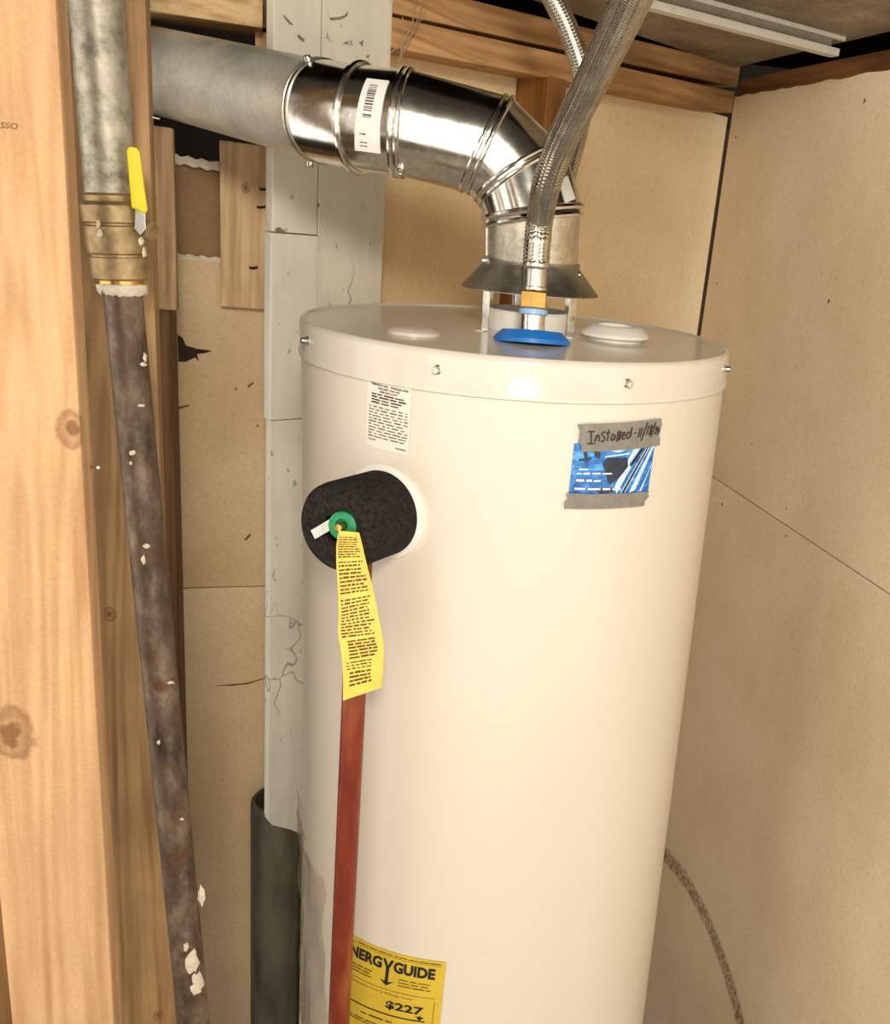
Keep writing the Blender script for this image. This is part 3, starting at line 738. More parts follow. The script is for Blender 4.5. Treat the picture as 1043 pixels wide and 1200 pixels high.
# ================================================================== water heater
FLOORH = -(TOP.z / AX.z)
heater = thing('water_heater', TOP + AX * FLOORH, 'tall white enamelled cylindrical gas water heater', 'water heater')
mb = MB(); lathe(mb, TOP, AX, [(0.20, FLOORH + 0.02), (0.225, FLOORH + 0.02), (TR, FLOORH + 0.025), (TR, -1.0), (TR, -0.5), (TR, -0.036), (0.226, -0.034), (0.20, -0.03)], 128)
mb.build('jacket', M['white_enamel'], heater, smooth=True)
mb = MB(); lathe(mb, TOP, AX, [(0.2315, -0.038), (0.2330, -0.037), (0.2332, -0.034), (0.2322, -0.0325), (0.2322, -0.0055), (0.2308, -0.0015), (0.2285, 0.0), (0.2265, -0.0008), (0.225, -0.0022), (0.10, -0.0006), (0.0, 0.0)], 160, caps=False)
lid = mb.build('lid', M['lid_enamel'], heater, smooth=True)
for x, y in ((361, 399), (513, 433), (735, 449), (849, 432)):
    ph, h = tank_hit(x, y, 0.2322); screw(lid, T(ph, h, 0.2322), tnorm(ph), 0.0032)
mb = MB(); lathe(mb, Vector((TOP.x, TOP.y, 0)) + Vector((AX.x, AX.y, 0)) * FLOORH, Z, [(0.19, 0), (0.205, 0), (0.205, 0.03), (0.19, 0.03), (0.19, 0.0)], 64, caps=False); mb.build('foot_ring', M['galv_dark'], heater)
def lidpt(x, y):
    d = ray(x, y); t_ = (TOP - EYE).dot(AX) / d.dot(AX); return EYE + d * t_
c = lidpt(485, 389); mb = MB(); lathe(mb, c, AX, [(0.026, -0.002), (0.0255, 0.0012), (0.022, 0.0032), (0.015, 0.0042), (0.0, 0.0045)], 40, caps=False); mb.build('port_cap', M['white_enamel'], heater, smooth=True)
c = lidpt(720, 397); mb = MB(); lathe(mb, c, AX, [(0.030, -0.002), (0.030, 0.003), (0.0375, 0.0035), (0.0375, 0.0065), (0.028, 0.0145), (0.021, 0.0150), (0.019, 0.0145), (0.019, 0.004), (0.0, 0.004)], 12 * 4, caps=False)
mb.build('rear_port_ring', M['white_plastic'], heater, smooth=True)
mb = MB(); lathe(mb, c + Vector((0.006, 0.035, 0)), AX, [(0.013, 0), (0.013, 0.011), (0.010, 0.0125), (0.0, 0.013)], 30, caps=False); mb.build('port_plug', M['white_plastic'], heater, smooth=True)
FC = TOP + Vector((0.0085, 0.0, 0)) - Z * 0.0004
mb = MB(); lathe(mb, FC, AX, [(0.047, -0.003), (0.047, 0.020), (0.045, 0.022), (0.043, 0.022), (0.043, 0.004)], 48, caps=False); mb.build('flue_ring', M['white_plastic'], heater, smooth=True)
mb = MB(); lathe(mb, FC, AX, [(0.0428, 0.006), (0.0, 0.006)], 48, caps=False); mb.build('flue_hole', M['black'], heater)

# draft hood
hood = thing('draft_hood', FC, 'dull galvanised draft hood standing on the heater\'s flue', 'draft hood')
mb = MB(); lathe(mb, FC, AX, [(0.0735, 0.0420), (0.0745, 0.0418), (0.0745, 0.0428), (0.0520, 0.0690), (0.0515, 0.0745), (0.0503, 0.0745), (0.0503, 0.0690), (0.072, 0.0430)], 64, caps=False); mb.build('skirt', M['galv_dark'], hood, smooth=True)
for k, ph in enumerate((math.radians(-128), math.radians(-38), math.radians(52), math.radians(142))):
    c = FC + (TX * math.cos(ph) + TY * math.sin(ph)) * 0.063; tx = (-TX * math.sin(ph) + TY * math.cos(ph)); nx = (TX * math.cos(ph) + TY * math.sin(ph))
    mb = MB(); obox(mb, c - tx * 0.005, tx * 0.010, nx * 0.0016, AX * 0.052); obox(mb, c - tx * 0.006 - nx * 0.0, tx * 0.012, nx * 0.010, AX * 0.0014); mb.build('leg', M['galv'], hood, bevel=0.0003)
# stack, elbow and duct -------------------------------------------------
RP = 0.0500
S0 = FC + AX * 0.064
J0 = atk(624.5, 247, 0.985); J1 = atk(613, 209, 0.982); J2 = atk(575, 171, 0.972); J3 = atk(474, 145, 0.955)
J4 = atk(423, 139.5, 0.957); J5 = atk(380, 131.5, 0.970); J6 = atk(120, 68, 1.195); J6 = J6 + (J6 - J5).normalized() * 0.35
Pp = [S0, J0, J1, J2, J3, J4, J5, J6]
Dd = [(Pp[i + 1] - Pp[i]).normalized() for i in range(7)]
def ring_at(i, d, r, seg=56, shift=0.0):
    """ring on the mitre plane of joint i for the segment direction d"""
    P = Pp[i]; m = Dd[min(i, 6)] if i in (0,) else (Dd[i] if i == 0 else (Dd[i - 1] + Dd[min(i, 6)]).normalized())
    if i == 7: m = Dd[6]
    a, b = frame(d)
    # keep a common angular origin so that rings of neighbours match
    ref = (Vector((0.2, -1, 0.1)) - d * d.dot(Vector((0.2, -1, 0.1)))).normalized(); b = d.cross(ref)
    out = []
    for k in range(seg):
        t_ = 2 * math.pi * k / seg; q = P + d * shift + (ref * math.cos(t_) + b * math.sin(t_)) * r
        s_ = -((q - P - d * shift).dot(m)) / d.dot(m); out.append(q + d * s_)
    return out
def gore(name, parent, i, mat, r=RP, rb=None):
    seg = 56; A = ring_at(i, Dd[i], r); B = ring_at(i + 1, Dd[i], rb or r); mb = MB()
    rows = []
    for s_ in (0, 0.06, 0.3, 0.5, 0.7, 0.94, 1): rows.append([A[k] * (1 - s_) + B[k] * s_ for k in range(seg)])
    vs = [p for q in rows for p in q]; fs = []
    for j in range(len(rows) - 1):
        for k in range(seg): fs.append((j * seg + k, j * seg + (k + 1) % seg, (j + 1) * seg + (k + 1) % seg, (j + 1) * seg + k))
    mb.add(vs, fs); return mb.build(name, mat, parent, smooth=True)
def bead(parent, i, d, r, w=0.0028, shift=0.0, mat='galv', name='seam_bead'):
    mb = MB(); tube(mb, ring_at(i, d, r, 72, shift), w, 8, closed=True); return mb.build(name, M[mat], parent, smooth=True)
mb = MB(); tube(mb, [S0, J0], RP, 56, caps=False); stack = mb.build('stack_pipe', M['galv_dull'], hood, smooth=True)
mb = MB(); lw_ = (-Dd[0].cross(Vector((0, 1, 0)))).normalized()
sd = (Vector((-1, -0.35, 0)) - Dd[0] * Dd[0].dot(Vector((-1, -0.35, 0)))).normalized()
obox(mb, S0 + sd * (RP - 0.0004) + Dd[0] * 0.01, Dd[0].cross(sd) * 0.006, sd * 0.0014, Dd[0] * ((J0 - S0).length - 0.014)); mb.build('lock_seam', M['galv_dull'], hood)
elbow = thing('vent_elbow', J0, 'shiny galvanised adjustable vent elbow with a barcode sticker', 'vent elbow')
for i in (1, 2, 3, 4): gore('elbow_section', elbow, i, M['galv'], RP + 0.0012)
bead(elbow, 1, Dd[0], RP + 0.0012, 0.0036, -0.002); bead(elbow, 1, Dd[0], RP + 0.001, 0.0028, -0.010)
bead(elbow, 2, Dd[1], RP + 0.001, 0.0026); bead(elbow, 2, Dd[2], RP + 0.001, 0.0022, 0.007)
bead(elbow, 3, Dd[2], RP + 0.001, 0.0028); bead(elbow, 3, Dd[3], RP + 0.001, 0.0024, 0.0075)
bead(elbow, 4, Dd[3], RP + 0.0012, 0.0030, -0.002); bead(elbow, 4, Dd[4], RP + 0.001, 0.0032, 0.004)
bead(elbow, 5, Dd[4], RP + 0.002, 0.0036)
duct = thing('vent_duct', J6, 'dull galvanised straight vent duct running into the dark opening', 'duct')
gore('collar', elbow, 5, M['galv'], RP + 0.0006)
mb = MB(); tube(mb, [J5, J5 * 0.7 + J6 * 0.3, J6], RP - 0.0004, 56, caps=False); mb.build('pipe', M['zinc'], duct, smooth=True)
bead(duct, 6, Dd[6], RP, 0.0020, 0.0, 'galv_dull'); bead(duct, 6, Dd[6], RP + 0.0004, 0.0016, 0.006, 'galv_dull')
def cyl_screw(parent, x, y, P, d, r, size=0.004):
    q = cyl_hit(x, y, P, d, r); nn = (q - P) - d * (q - P).dot(d); screw(parent, q, nn, size)
cyl_screw(duct, 362, 73, J6, Dd[6], RP); cyl_screw(duct, 364, 188, J6, Dd[6], RP)
cyl_screw(hood, 571, 305, S0, Dd[0], RP); cyl_screw(hood, 674, 322, S0, Dd[0], RP)
cyl_screw(elbow, 470, 199, J3, Dd[3], RP + 0.003, 0.003)
def cyl_sheet(px, P, d, r):
    ref = (Vector((0.2, -1, 0.1)) - d * d.dot(Vector((0.2, -1, 0.1)))).normalized(); b2_ = d.cross(ref); q = []
    for x, y in px:
        h = cyl_hit(x, y, P, d, r) - P; q.append((math.atan2(h.dot(b2_), h.dot(ref)), h.dot(d)))
    def fn(u, v, lift):
        a = [q[3][i] * (1 - u) * (1 - v) + q[2][i] * u * (1 - v) + q[1][i] * u * v + q[0][i] * (1 - u) * v for i in (0, 1)]
        return P + d * a[1] + (ref * math.cos(a[0]) + b2_ * math.sin(a[0])) * (r + lift)
    return Sheet(fn)
st1 = cyl_sheet([(430, 92), (456, 95), (446, 180), (416, 176)], J4, Dd[4], RP + 0.0018)
stick = paper(st1, 8, 12, 0.0005).build('barcode_sticker', M['sticker'], elbow, smooth=True)
mb = MB(); rb_ = random.Random(2); v_ = 0.90
while v_ > 0.45:
    h_ = rb_.choice((0.008, 0.014, 0.022)); 
    if not (0.50 < v_ < 0.545): st1.put(mb, rect2d(0.26, v_ - h_, 0.62, v_), 0.0009)
    v_ -= h_ + rb_.choice((0.010, 0.016))
st1.put(mb, greek((0.24,), 0.2, 0.45, 0.02, rb_), 0.0009); st1.put(mb, greek((0.13, 0.08), 0.22, 0.5, 0.018, rb_), 0.0009)
mb.build('barcode', M['ink_grey'], stick)
st2 = cyl_sheet([(655, 211), (665, 206), (674, 233), (663, 238)], J1, Dd[1], RP + 0.0018)
paper(st2, 5, 6, 0.0005).build('paper_sticker', M['sticker'], elbow, smooth=True)

# ------------------------------------------------------------------ flexible water hoses
def braid_mat(name):
    t = NT(name); v = t.coord()
    col = t.ramp(t.noise(v, 60, 3), [(0.3, lin((176, 168, 150))), (0.7, lin((214, 208, 194)))])
    return t.done(col, 0.24, 1.0)
M['braid'] = braid_mat('steel_braid')
def weave(r0, pitch=0.030, strands=16, amp=0.0007):
    def f(a, L):
        p = a * strands / 2; q = 2 * math.pi * L / pitch * strands / 2 / 2.0
        s1 = math.sin(p + q); s2 = math.sin(p - q)
        return amp * (abs(s1) if math.sin((p + q) / 2 + (p - q) / 2) > 0 else abs(s2)) * 1.0 + amp * 0.6 * s1 * s2
    return f
def hose(name, label, pts, r, nip, blue=True):
    P = resample(spline(pts, 60), 0.0009); root = thing(name, nip, label, 'water hose', None)
    mb = MB(); tube(mb, P, r, 84, rfun=weave(r)); mb.build('braided_sleeve', M['braid'], root, smooth=True, angle=math.radians(80))
    return root, P
nip = lidpt(623, 399)
def along(a, b, ts): return [a + (b - a) * t_ for t_ in ts]
k0 = (nip - EYE).dot(FWD)
nt = atk(628.5, 305, k0 - 0.012); nd = (nt - nip).normalized(); Ln = (nt - nip).length
hp1 = [nt - nd * 0.004, atk(630, 285, k0 - 0.017), atk(633, 255, k0 - 0.025), atk(641, 215, 0.855), atk(658, 167, 0.815), atk(686, 110, 0.745), atk(713, 55, 0.675), atk(739, 0, 0.610), atk(757, -42, 0.565), atk(772, -82, 0.53), atk(772, -82, 0.53) + Vector((0.012, -0.03, 0.09)), atk(772, -82, 0.53) + Vector((0.014, -0.035, 0.30)), Vector((atk(772, -82, 0.53).x + 0.014, atk(772, -82, 0.53).y - 0.035, EYE.z + 0.852))]
h1, _ = hose('braided_hose', 'thick braided steel water hose rising from the blue-collared nipple', hp1, 0.0125, nip)
mb = MB(); lathe(mb, nip, nd, [(0.0385, -0.003), (0.0385, 0.001), (0.034, 0.006), (0.030, 0.0095), (0.0135, 0.0105), (0.0125, 0.0105)], 48, caps=False); mb.build('blue_collar', M['blue'], h1, smooth=True, angle=math.radians(30))
mb = MB(); lathe(mb, nip, nd, [(0.0122, 0.0), (0.0122, 0.36 * Ln)], 36, caps=False); mb.build('steel_nipple', M['galv'], h1, smooth=True)
mb = MB(); lathe(mb, nip, nd, [(0.0125, 0.315 * Ln), (0.0142, 0.325 * Ln), (0.0142, 0.385 * Ln), (0.0125, 0.40 * Ln)], 36); mb.build('plastic_ring', M['light_blue'], h1, smooth=True)
mb = MB(); lathe(mb, nip, nd, [(0.0125, 0.40 * Ln), (0.0142, 0.41 * Ln), (0.0142, 0.60 * Ln), (0.0128, 0.625 * Ln), (0.012, 0.63 * Ln)], 6); mb.build('hex_nut', M['brass'], h1, bevel=0.0005)
mb = MB(); lathe(mb, nip, nd, [(0.0120, 0.62 * Ln), (0.0124, 0.64 * Ln), (0.0124, 0.66 * Ln), (0.0115, 0.67 * Ln), (0.0115, 0.88 * Ln), (0.0132, 0.90 * Ln), (0.0138, 0.94 * Ln), (0.0132, 0.985 * Ln), (0.012, 1.0 * Ln)], 36); mb.build('ferrule', M['steel'], h1, smooth=True)
nip2 = TOP * 2 - nip; nip2 = nip2 + Vector((0.012, 0, 0)); nt2 = nip2 + AX * 0.085
hp2 = [nt2 - AX * 0.004, nt2 + AX * 0.03, atk(652, 235, 1.118), atk(667, 190, 1.135), atk(680, 138, 1.145), atk(682, 88, 1.125), atk(667, 38, 1.105), atk(647, -4, 1.09), atk(630, -40, 1.08), Vector((-0.1745, 1.216, ZC - 0.006)), Vector((-0.177, 1.217, ZC + 0.03)), Vector((-0.177, 1.217, ZC + 0.1405))]
h2, _ = hose('braided_hose', 'thinner-looking braided steel hose coming down behind the vent elbow', hp2, 0.0122, nip2)
mb = MB(); lathe(mb, nip2, AX, [(0.012, -0.001), (0.012, 0.03), (0.0142, 0.031), (0.0142, 0.055), (0.0118, 0.057), (0.0118, 0.075), (0.0135, 0.077), (0.0135, 0.086), (0.011, 0.088)], 24, caps=False); mb.build('fitting', M['steel'], h2, smooth=True)

# ------------------------------------------------------------------ relief valve under a foam sleeve
vph, vh = tank_hit(450, 600); vax = (tnorm(vph) + AX * 0.02).normalized(); vbase = T(vph, vh)
rv = thing('relief_valve', vbase, 'relief valve in a black foam sleeve on the heater\'s side', 'valve')
mb = MB(); lathe(mb, vbase, vax, [(0.0455, -0.006), (0.0455, 0.0012), (0.0435, 0.0028), (0.030, 0.0032)], 56, caps=False); mb.build('white_rosette', M['white_plastic'], rv, smooth=True)
FLn = 0.070; FR = 0.0405
mb = MB(); prof = [(FR * 0.97, 0.0), (FR, 0.004), (FR, FLn * 0.5), (FR, FLn - 0.012), (FR * 0.975, FLn - 0.005), (FR * 0.90, FLn - 0.001), (FR * 0.80, FLn), (0.012, FLn - 0.001), (0.011, FLn - 0.012)]
lathe(mb, vbase, vax, prof, 64); mb.build('foam_sleeve', M['foam'], rv, smooth=True)
ve = vbase + vax * FLn
va1 = (Z - vax * Z.dot(vax)).normalized(); va2 = vax.cross(va1)
gd = ray(402, 616); tt_ = ((ve + vax * 0.003) - EYE).dot(vax) / gd.dot(vax); gcn = EYE + gd * tt_
gax = (vax + Vector((0.25, -0.15, 0.1))).normalized()
mb = MB(); lathe(mb, gcn - gax * 0.004, gax, [(0.0085, 0), (0.0120, 0.001), (0.0130, 0.003), (0.0125, 0.006), (0.0100, 0.0075), (0.0065, 0.0070), (0.005, 0.004), (0.0, 0.004)], 36, caps=False); mb.build('green_washer', M['green'], rv, smooth=True)
mb = MB(); lathe(mb, gcn - gax * 0.002, gax, [(0.0042, 0), (0.0042, 0.009), (0.0030, 0.0115), (0.0, 0.012)], 12, caps=False); mb.build('stem', M['brass'], rv, smooth=True)
mb = MB(); la = gcn + gax * 0.001; ld = (-va2 if (-va2).dot(RGT) < 0 else va2)
obox(mb, la + ld * 0.008 - Z * 0.004, (ld * 0.8 - Z * 0.6) * 0.026, gax * 0.002, (Z * 0.8 + ld * 0.6) * 0.009); mb.build('lever', M['steel'], rv, bevel=0.0005)

# discharge pipe
t = NT('painted_copper'); v = t.coord()
c0 = t.ramp(t.noise(t.coord((1, 1, 0.25)), 40, 5), [(0.3, lin((104, 36, 22))), (0.5, lin((138, 56, 34))), (0.72, lin((168, 98, 60)))])
M['copper'] = t.done(c0, 0.42, 0.35)
pv = vbase + vax * (FLn * 0.52); hd = math.hypot(pv.x, pv.y)
def at_h(x, y, d_):
    r__ = ray(x, y); return EYE + r__ * (d_ / math.hypot(r__.x, r__.y))
pe = at_h(397, 1200, hd + 0.004); pt_ = at_h(422, 655, hd); dpp = (pe - pt_).normalized()
pend = pt_ + dpp * ((pt_.z - 0.10) / -dpp.z)
mb = MB(); tube(mb, [pt_ - dpp * 0.02, pt_, pe, pend], 0.0112, 32); tag(mb.build('discharge_pipe', M['copper'], smooth=True), 'reddish copper discharge pipe dropping from the foam-wrapped relief valve', 'pipe')

# yellow tag hanging over the pipe
tl_ = [(397, 622), (394, 640), (394, 660), (396, 690), (397, 718), (396, 741), (400, 765), (402, 790), (402, 821)]
tr_ = [(421, 624), (425, 640), (429, 658), (436, 685), (441, 708), (446, 735), (450, 757), (449, 782), (447, 806)]
dt_ = math.hypot(gcn.x, gcn.y) - 0.014
def lerp_pts(P, v):
    f = v * (len(P) - 1); i = min(int(f), len(P) - 2); f -= i
    return P[i][0] * (1 - f) + P[i + 1][0] * f, P[i][1] * (1 - f) + P[i + 1][1] * f
def tagfn(u, v, lift):
    w = 1 - v
    (x0, y0), (x1, y1) = lerp_pts(tl_, w), lerp_pts(tr_, w)
    bend = 0.004 * math.sin(w * 5.5) + 0.006 * (u - 0.5) ** 2 * 4 - 0.004 
    p = at_h(x0 * (1 - u) + x1 * u, y0 * (1 - u) + y1 * u, dt_ + bend - 0.004 - lift)
    return p
tgs = Sheet(tagfn)
wt = thing('warning_tag', tagfn(0.5, 0.0, 0), 'long yellow printed warning tag hanging from the green washer', 'tag')
tp = paper(tgs, 6, 30, 0.0007).build('paper', M['tag_yellow'], wt, smooth=True)
mb = MB(); rg = random.Random(9)
rows = [0.945 - i * 0.0196 for i in range(32)]
tgs.put(mb, greek([r for i, r in enumerate(rows) if i not in (9, 19)], 0.07, 0.90, 0.0108, rg, 0.05, 0.2, 0.028, 0.14), 0.0011)
tgs.put(mb, greek([0.305, 0.285, 0.265, 0.245, 0.225, 0.205], 0.18, 0.88, 0.013, rg, 0.08, 0.25, 0.025, 0.1), 0.0011)
tgs.put(mb, greek([0.18, 0.162, 0.144], 0.10, 0.85, 0.008, rg, 0.05, 0.2, 0.03, 0.2), 0.0011)
tgs.put(mb, greek([0.118, 0.098, 0.078, 0.058], 0.16, 0.78, 0.012, rg, 0.08, 0.25, 0.025, 0.1), 0.0011)
mb.build('print', M['ink_brown'], wt)

# ------------------------------------------------------------------ printed labels on the jacket
def printed(name, sheet, label, cat, mat, nu=14, nv=12):
    p0 = sheet.fn(0.5, 0.0, 0); root = thing(name, p0, label, cat)
    paper(sheet, nu, nv, 0.0005).build('paper', mat, root, smooth=True); return root
LI = 0.0010
vl = tank_sheet((432, 440), (483, 452), (479, 534), (430, 521))
root = printed('valve_label', vl, 'small white text label above the black foam sleeve', 'label', plain('label_white', (228, 219, 203), 0.4, var=0.01, bump=0))
mb = MB(); rg = random.Random(4)
for s, u0, u1, v0, v1 in (('TEMPERATURE', .09, .50, .895, .925), ('PRESSURE', .57, .95, .895, .925), ('RELIEF VALVE', .28, .76, .850, .880), ('IMPORTANT', .32, .72, .806, .834)):
    vl.put(mb, fit_text(s, u0, v0, u1, v1, 0.02), LI)
vl.put(mb, greek([.765, .725, .685, .645], .12, .92, .022, rg, .10, .26, .03, .15), LI)
mb.build('heading', M['ink'], root)
mb = MB(); vl.put(mb, greek([.585 - .043 * i for i in range(11)], .06, .97, .018, rg, .05, .2, .04, .03), LI); vl.put(mb, greek([.105], .06, .24, .018, rg), LI); vl.put(mb, greek([.06], .72, .96, .018, rg, .2, .25), LI)
mb.build('small_print', M['ink_grey'], root)

# energy label
el = tank_sheet((403, 1088), (523, 1127), (511, 1240), (392, 1200))
root = printed('energy_label', el, 'yellow energy label low on the heater beside the copper pipe', 'label', M['guide_yellow'], 24, 12)
mb = MB()
el.put(mb, fit_text('ENERG', .05, .815, .455, .925, 0.045), LI); el.put(mb, fit_text('GUIDE', .565, .815, .925, .925, 0.045), LI)
el.put(mb, ([(.46, .925), (.487, .925), (.512, .865), (.538, .925), (.565, .925), (.528, .84), (.528, .70), (.497, .70), (.497, .84)], [(0, 1, 2, 5, 8), (2, 3, 4, 5), (5, 6, 7, 8)]), LI)
el.put(mb, ([(.45, .715), (.512, .665), (.575, .715), (.53, .705), (.495, .705)], [(0, 1, 4), (1, 3, 4), (1, 2, 3)]), LI)
el.put(mb, fit_text('$227', .53, .435, .86, .525, 0.03), LI)
el.put(mb, rect2d(.03, .375, .88, .387, 12), LI); el.put(mb, ([(.80, .425), (.87, .425), (.835, .385)], [(0, 1, 2)]), LI)
el.put(mb, rect2d(.829, .41, .841, .44), LI)
mb.build('lettering', M['ink'], root)
mb = MB(); rg = random.Random(12)
el.put(mb, greek([.968], .20, .97, .010, rg, .03, .09, .012), LI); el.put(mb, rect2d(.03, .952, .97, .955, 10), LI)
el.put(mb, greek([.745, .715, .685], .06, .40, .011, rg, .05, .12, .015, .08), LI); el.put(mb, greek([.755, .725, .695], .62, .92, .011, rg, .05, .12, .015, .12), LI)
el.put(mb, fit_text('Estimated Yearly Energy Cost', .16, .575, .76, .600), LI)
el.put(mb, rect2d(.03, .625, .95, .629, 10), LI); el.put(mb, rect2d(.94, .25, .944, .60), LI)
el.put(mb, greek([.305], .30, .66, .016, rg, .06, .14, .018), LI); el.put(mb, greek([.24, .215], .10, .80, .012, rg), LI)
mb.build('small_print', M['ink_brown'], root)

# business card and two strips of tape
cs = tank_sheet((673, 519), (767, 517), (758, 579), (666, 580))
t = NT('card_print'); v = t.coord()
c0 = t.ramp(t.noise(t.coord((1, 1, 1.6)), 45, 4, 0.6, 1.5), [(0.32, lin((14, 60, 130))), (0.5, lin((36, 122, 200))), (0.68, lin((110, 180, 232)))])
root = printed('business_card', cs, 'glossy blue business card taped to the heater', 'card', t.done(c0, 0.2))
mb = MB()
cs.put(mb, ([(.38, .97), (.66, .97), (.62, .88), (.52, .83), (.42, .86)], [(0, 1, 2, 3, 4)]), LI)
for a in ([(.66, .93), (.80, .95), (.80, .93), (.68, .90)], [(.95, .97), (.90, .97), (.60, .04), (.66, .04)], [(.84, .97), (.72, .95), (.52, .18), (.56, .04)], [(.99, .92), (.97, .97), (.72, .06), (.80, .1)], [(.985, .6), (.985, .55), (.86, .08), (.89, .08)],
          [(.20, .03), (.80, .05), (.80, .02), (.2, .0)], [(.36, .76), (.66, .82), (.66, .79), (.36, .735)]):
    cs.put(mb, (a, [(0, 1, 2, 3)]), LI)
mb.build('pale_streaks', plain('card_pale', (196, 218, 236), 0.25, var=0.15, scale=200, bump=0), root)
mb = MB()
cs.put(mb, ([(.34, .62), (.40, .74), (.64, .72), (.66, .56), (.56, .34), (.46, .22), (.41, .38)], [tuple(range(7))]), LI * 1.25)
cs.put(mb, ([(.93, .97), (.90, .94), (.62, .06), (.65, .05)], [(0, 1, 2, 3)]), LI * 1.4); cs.put(mb, ([(.28, .12), (.36, .05), (.52, .08), (.50, .15), (.36, .14)], [tuple(range(5))]), LI * 1.3)
for a in ([(.80, .90), (.84, .88), (.70, .55), (.68, .60)], [(.10, .88), (.14, .88), (.17, .66), (.14, .66)], [(.06, .70), (.20, .74), (.20, .70), (.07, .66)], [(.22, .86), (.30, .84), (.30, .72), (.25, .74)]): cs.put(mb, (a, [(0, 1, 2, 3)]), LI * 1.3)
mb.build('dark_shapes', plain('card_dark', (22, 30, 52), 0.25, var=0.3, scale=150, bump=0), root)
mb = MB(); rg = random.Random(3)
cs.put(mb, greek([.50], .08, .22, .03, rg), LI * 1.5); cs.put(mb, greek([.42], .06, .48, .035, rg), LI * 1.5); cs.put(mb, greek([.28], .06, .40, .045, rg, .06, .12), LI * 1.5); cs.put(mb, greek([.12], .05, .60, .04, rg), LI * 1.5)
mb.build('small_print', M['sticker'], root)
t1 = tank_sheet((677, 497), (773, 490), (770, 521), (680, 529), TR + 0.0026)
def rag(sheet, amp, seed):
    f0 = sheet.fn
    def fn(u, v, l):
        e = amp * math.sin(v * 9 + seed) + amp * 0.6 * math.sin(v * 23 + seed * 2); g = amp * 1.4 * math.sin(u * 6 + seed)
        return f0(u + e * (0.4 + abs(u - 0.5)), v + g * 0.5, l)
    return Sheet(fn)
t1r = rag(t1, 0.012, 1.0)
root = printed('tape_strip', t1r, 'grey cloth tape with handwritten install date above the card', 'tape', M['tape'], 18, 8)
hw = []    # handwriting, drawn as strokes in tape units
x = 0.07
def S(pts, sx, sy=0.5, dx=0.0, dy=0.0): hw.append([(dx + p[0] * sx, dy + p[1] * sy) for p in pts])
B = 0.30
S([(0, 1), (1, 1)], .085, .44, .075, B); S([(.5, 1), (.5, 0)], .085, .44, .075, B); S([(0, 0), (1, 0)], .085, .44, .075, B)                     # I
S([(0, .9), (0, 0), (.15, .6), (.5, .95), (.8, .7), (1, 0)], .045, .26, .175, B + .06)                                                     # n
S([(1, 1), (.4, 1.05), (.1, .8), (.5, .55), (.9, .3), (.6, 0), (0, .05)], .045, .32, .238, B + .07)                                        # s
S([(.5, 1), (.5, .1), (.8, 0)], .04, .42, .292, B + .08); S([(0, .66), (1, .72)], .05, .42, .290, B + .08)                                  # t
S([(.9, .9), (.4, 1), (0, .5), (.3, 0), (.8, .4), (.9, .9), (1, 0)], .045, .22, .350, B + .08)                                             # a
S([(.3, 0), (.4, .5), (.6, 1), (.8, .9), (.5, .4), (.35, -.1)], .035, .36, .412, B + .05); S([(.2, 0), (.4, .6), (.7, 1), (.5, .3), (.4, .05)], .04, .34, .438, B + .06)   # ll
S([(0, .5), (.8, .6), (.6, 1), (.2, .8), (.1, .3), (.5, 0), (1, .2)], .045, .26, .478, B + .10)                                            # e
S([(.7, .5), (.3, .55), (0, .25), (.4, 0), (.8, .3), (1, 1.0), (.95, .1)], .055, .42, .535, B + .11)                                        # d
S([(0, .5), (1, .55)], .03, .1, .625, B + .24)                                                                                            # -
S([(.4, 1), (0, 0)], .02, .34, .690, B + .12); S([(.5, 1), (0, 0)], .02, .34, .716, B + .13)                                                # 11
S([(1, 1), (0, 0)], .085, .66, .722, B - .02)                                                                                             # /
S([(.4, 1), (0, 0)], .018, .34, .800, B + .17)                                                                                            # 1
S([(.9, .9), (.4, 1), (.2, .75), (.8, .35), (.5, 0), (.1, .2), (.7, .65), (.9, .9)], .04, .34, .828, B + .16)                              # 8
S([(1, 1), (0, 0)], .05, .56, .868, B + .06)                                                                                              # /
S([(.1, .7), (.5, 1), (.8, .7), (.2, .1), (1, .12)], .038, .28, .905, B + .15)                                                             # 2
S([(.3, 1), (.1, .4), (1, .45)], .035, .28, .945, B + .13); S([(.8, .8), (.6, -.1)], .035, .28, .945, B + .13)                              # 4
mb = MB()
for pts in hw:
    sm = [(p.x, p.y) for p in spline([Vector((a, b, 0)) for a, b in pts], 6)] if len(pts) > 2 else pts
    # stroke width in tape units: the strip is about 3.1 times as wide as tall
    q = [(a * 3.1, b) for a, b in sm]; vs_, fs_ = stroke2d(q, 0.052); t1r.put(mb, ([(a / 3.1, b) for a, b in vs_], fs_), LI)
mb.build('handwriting', plain('marker_ink', (44, 26, 22), 0.5, var=0.1, bump=0), root)
t2 = rag(tank_sheet((665, 577), (759, 575), (752, 592), (660, 595), TR + 0.0026), 0.016, 2.3)
printed('tape_strip', t2, 'blank grey cloth tape along the card\'s lower edge', 'tape', M['tape'], 18, 6)

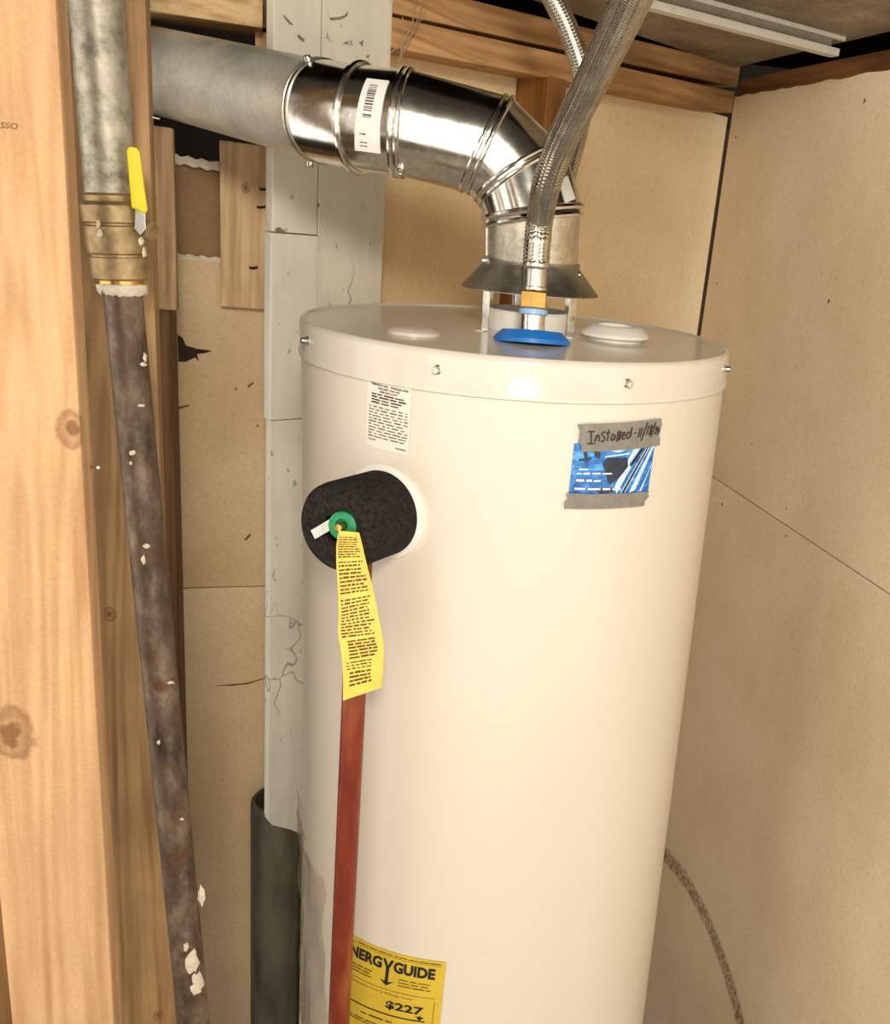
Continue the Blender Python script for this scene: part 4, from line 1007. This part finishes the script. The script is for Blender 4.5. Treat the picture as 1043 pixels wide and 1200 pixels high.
# clear film peeling from the jacket
f_ph0 = tank_hit(358, 1000)[0]; f_ph1 = tank_hit(385, 1000)[0]
def filmfn(u, v, lift):
    ph = f_ph0 + (f_ph1 - f_ph0) * u - 0.25 * (1 - u); h = -0.995 + 0.42 * v - 0.035 * u * (v) - 0.05 * (1 - v)
    w = 0.0046 + 0.002 * math.sin(u * 9 + v * 14) + 0.0018 * math.sin(u * 21 - v * 30) + 0.003 * (v > 0.97)
    return T(ph, h, TR + w + lift)
t = NT('clear_film'); t.t.nodes.remove(t.b)
tr_n = t.n('ShaderNodeBsdfTransparent'); tr_n.inputs[0].default_value = (0.985, 0.98, 0.97, 1); gl = t.n('ShaderNodeBsdfGlossy'); gl.inputs['Roughness'].default_value = 0.15
mx = t.n('ShaderNodeMixShader'); fr = t.n('ShaderNodeLayerWeight'); fr.inputs['Blend'].default_value = 0.06
bp = t.n('ShaderNodeBump'); bp.inputs['Strength'].default_value = 0.8; bp.inputs['Distance'].default_value = 0.004
t.l(t.noise(t.coord((40, 40, 8)), 1, 4), bp.inputs['Height']); t.l(bp.outputs[0], gl.inputs['Normal']); t.l(bp.outputs[0], fr.inputs['Normal'])
t.l(fr.outputs['Facing'], mx.inputs[0]); t.l(tr_n.outputs[0], mx.inputs[1]); t.l(gl.outputs[0], mx.inputs[2]); t.l(mx.outputs[0], t.t.nodes['Material Output'].inputs['Surface'])
fm = paper(Sheet(filmfn), 16, 40, 0.0003)
tag(fm.build('plastic_film', t.m, smooth=True), 'clear wrinkled plastic film clinging low to the heater\'s left side', 'film')

# dusty cobweb hanging off the plate beside the white post
mb = MB(); rw_ = random.Random(8)
for x0, y0, x1, y1 in ((497, -4, 462, 92), (488, -4, 470, 60), (500, 12, 458, 62), (472, 20, 466, 84)):
    a, b = on(x0, y0, N2, BO - 0.006), on(x1, y1, N2, BO - 0.010); c = (a + b) / 2 - N2 * 0.006 + U2 * rw_.uniform(-0.004, 0.004)
    tube(mb, spline([a, (a + c) / 2 + U2 * rw_.uniform(-.002, .002), c, (b + c) / 2 + U2 * rw_.uniform(-.002, .002), b], 8), 0.0007, 6)
tag(mb.build('cobweb', M['cobweb'], smooth=True), 'dusty cobweb threads hanging off the wall plates beside the white post', 'cobweb', kind='stuff')
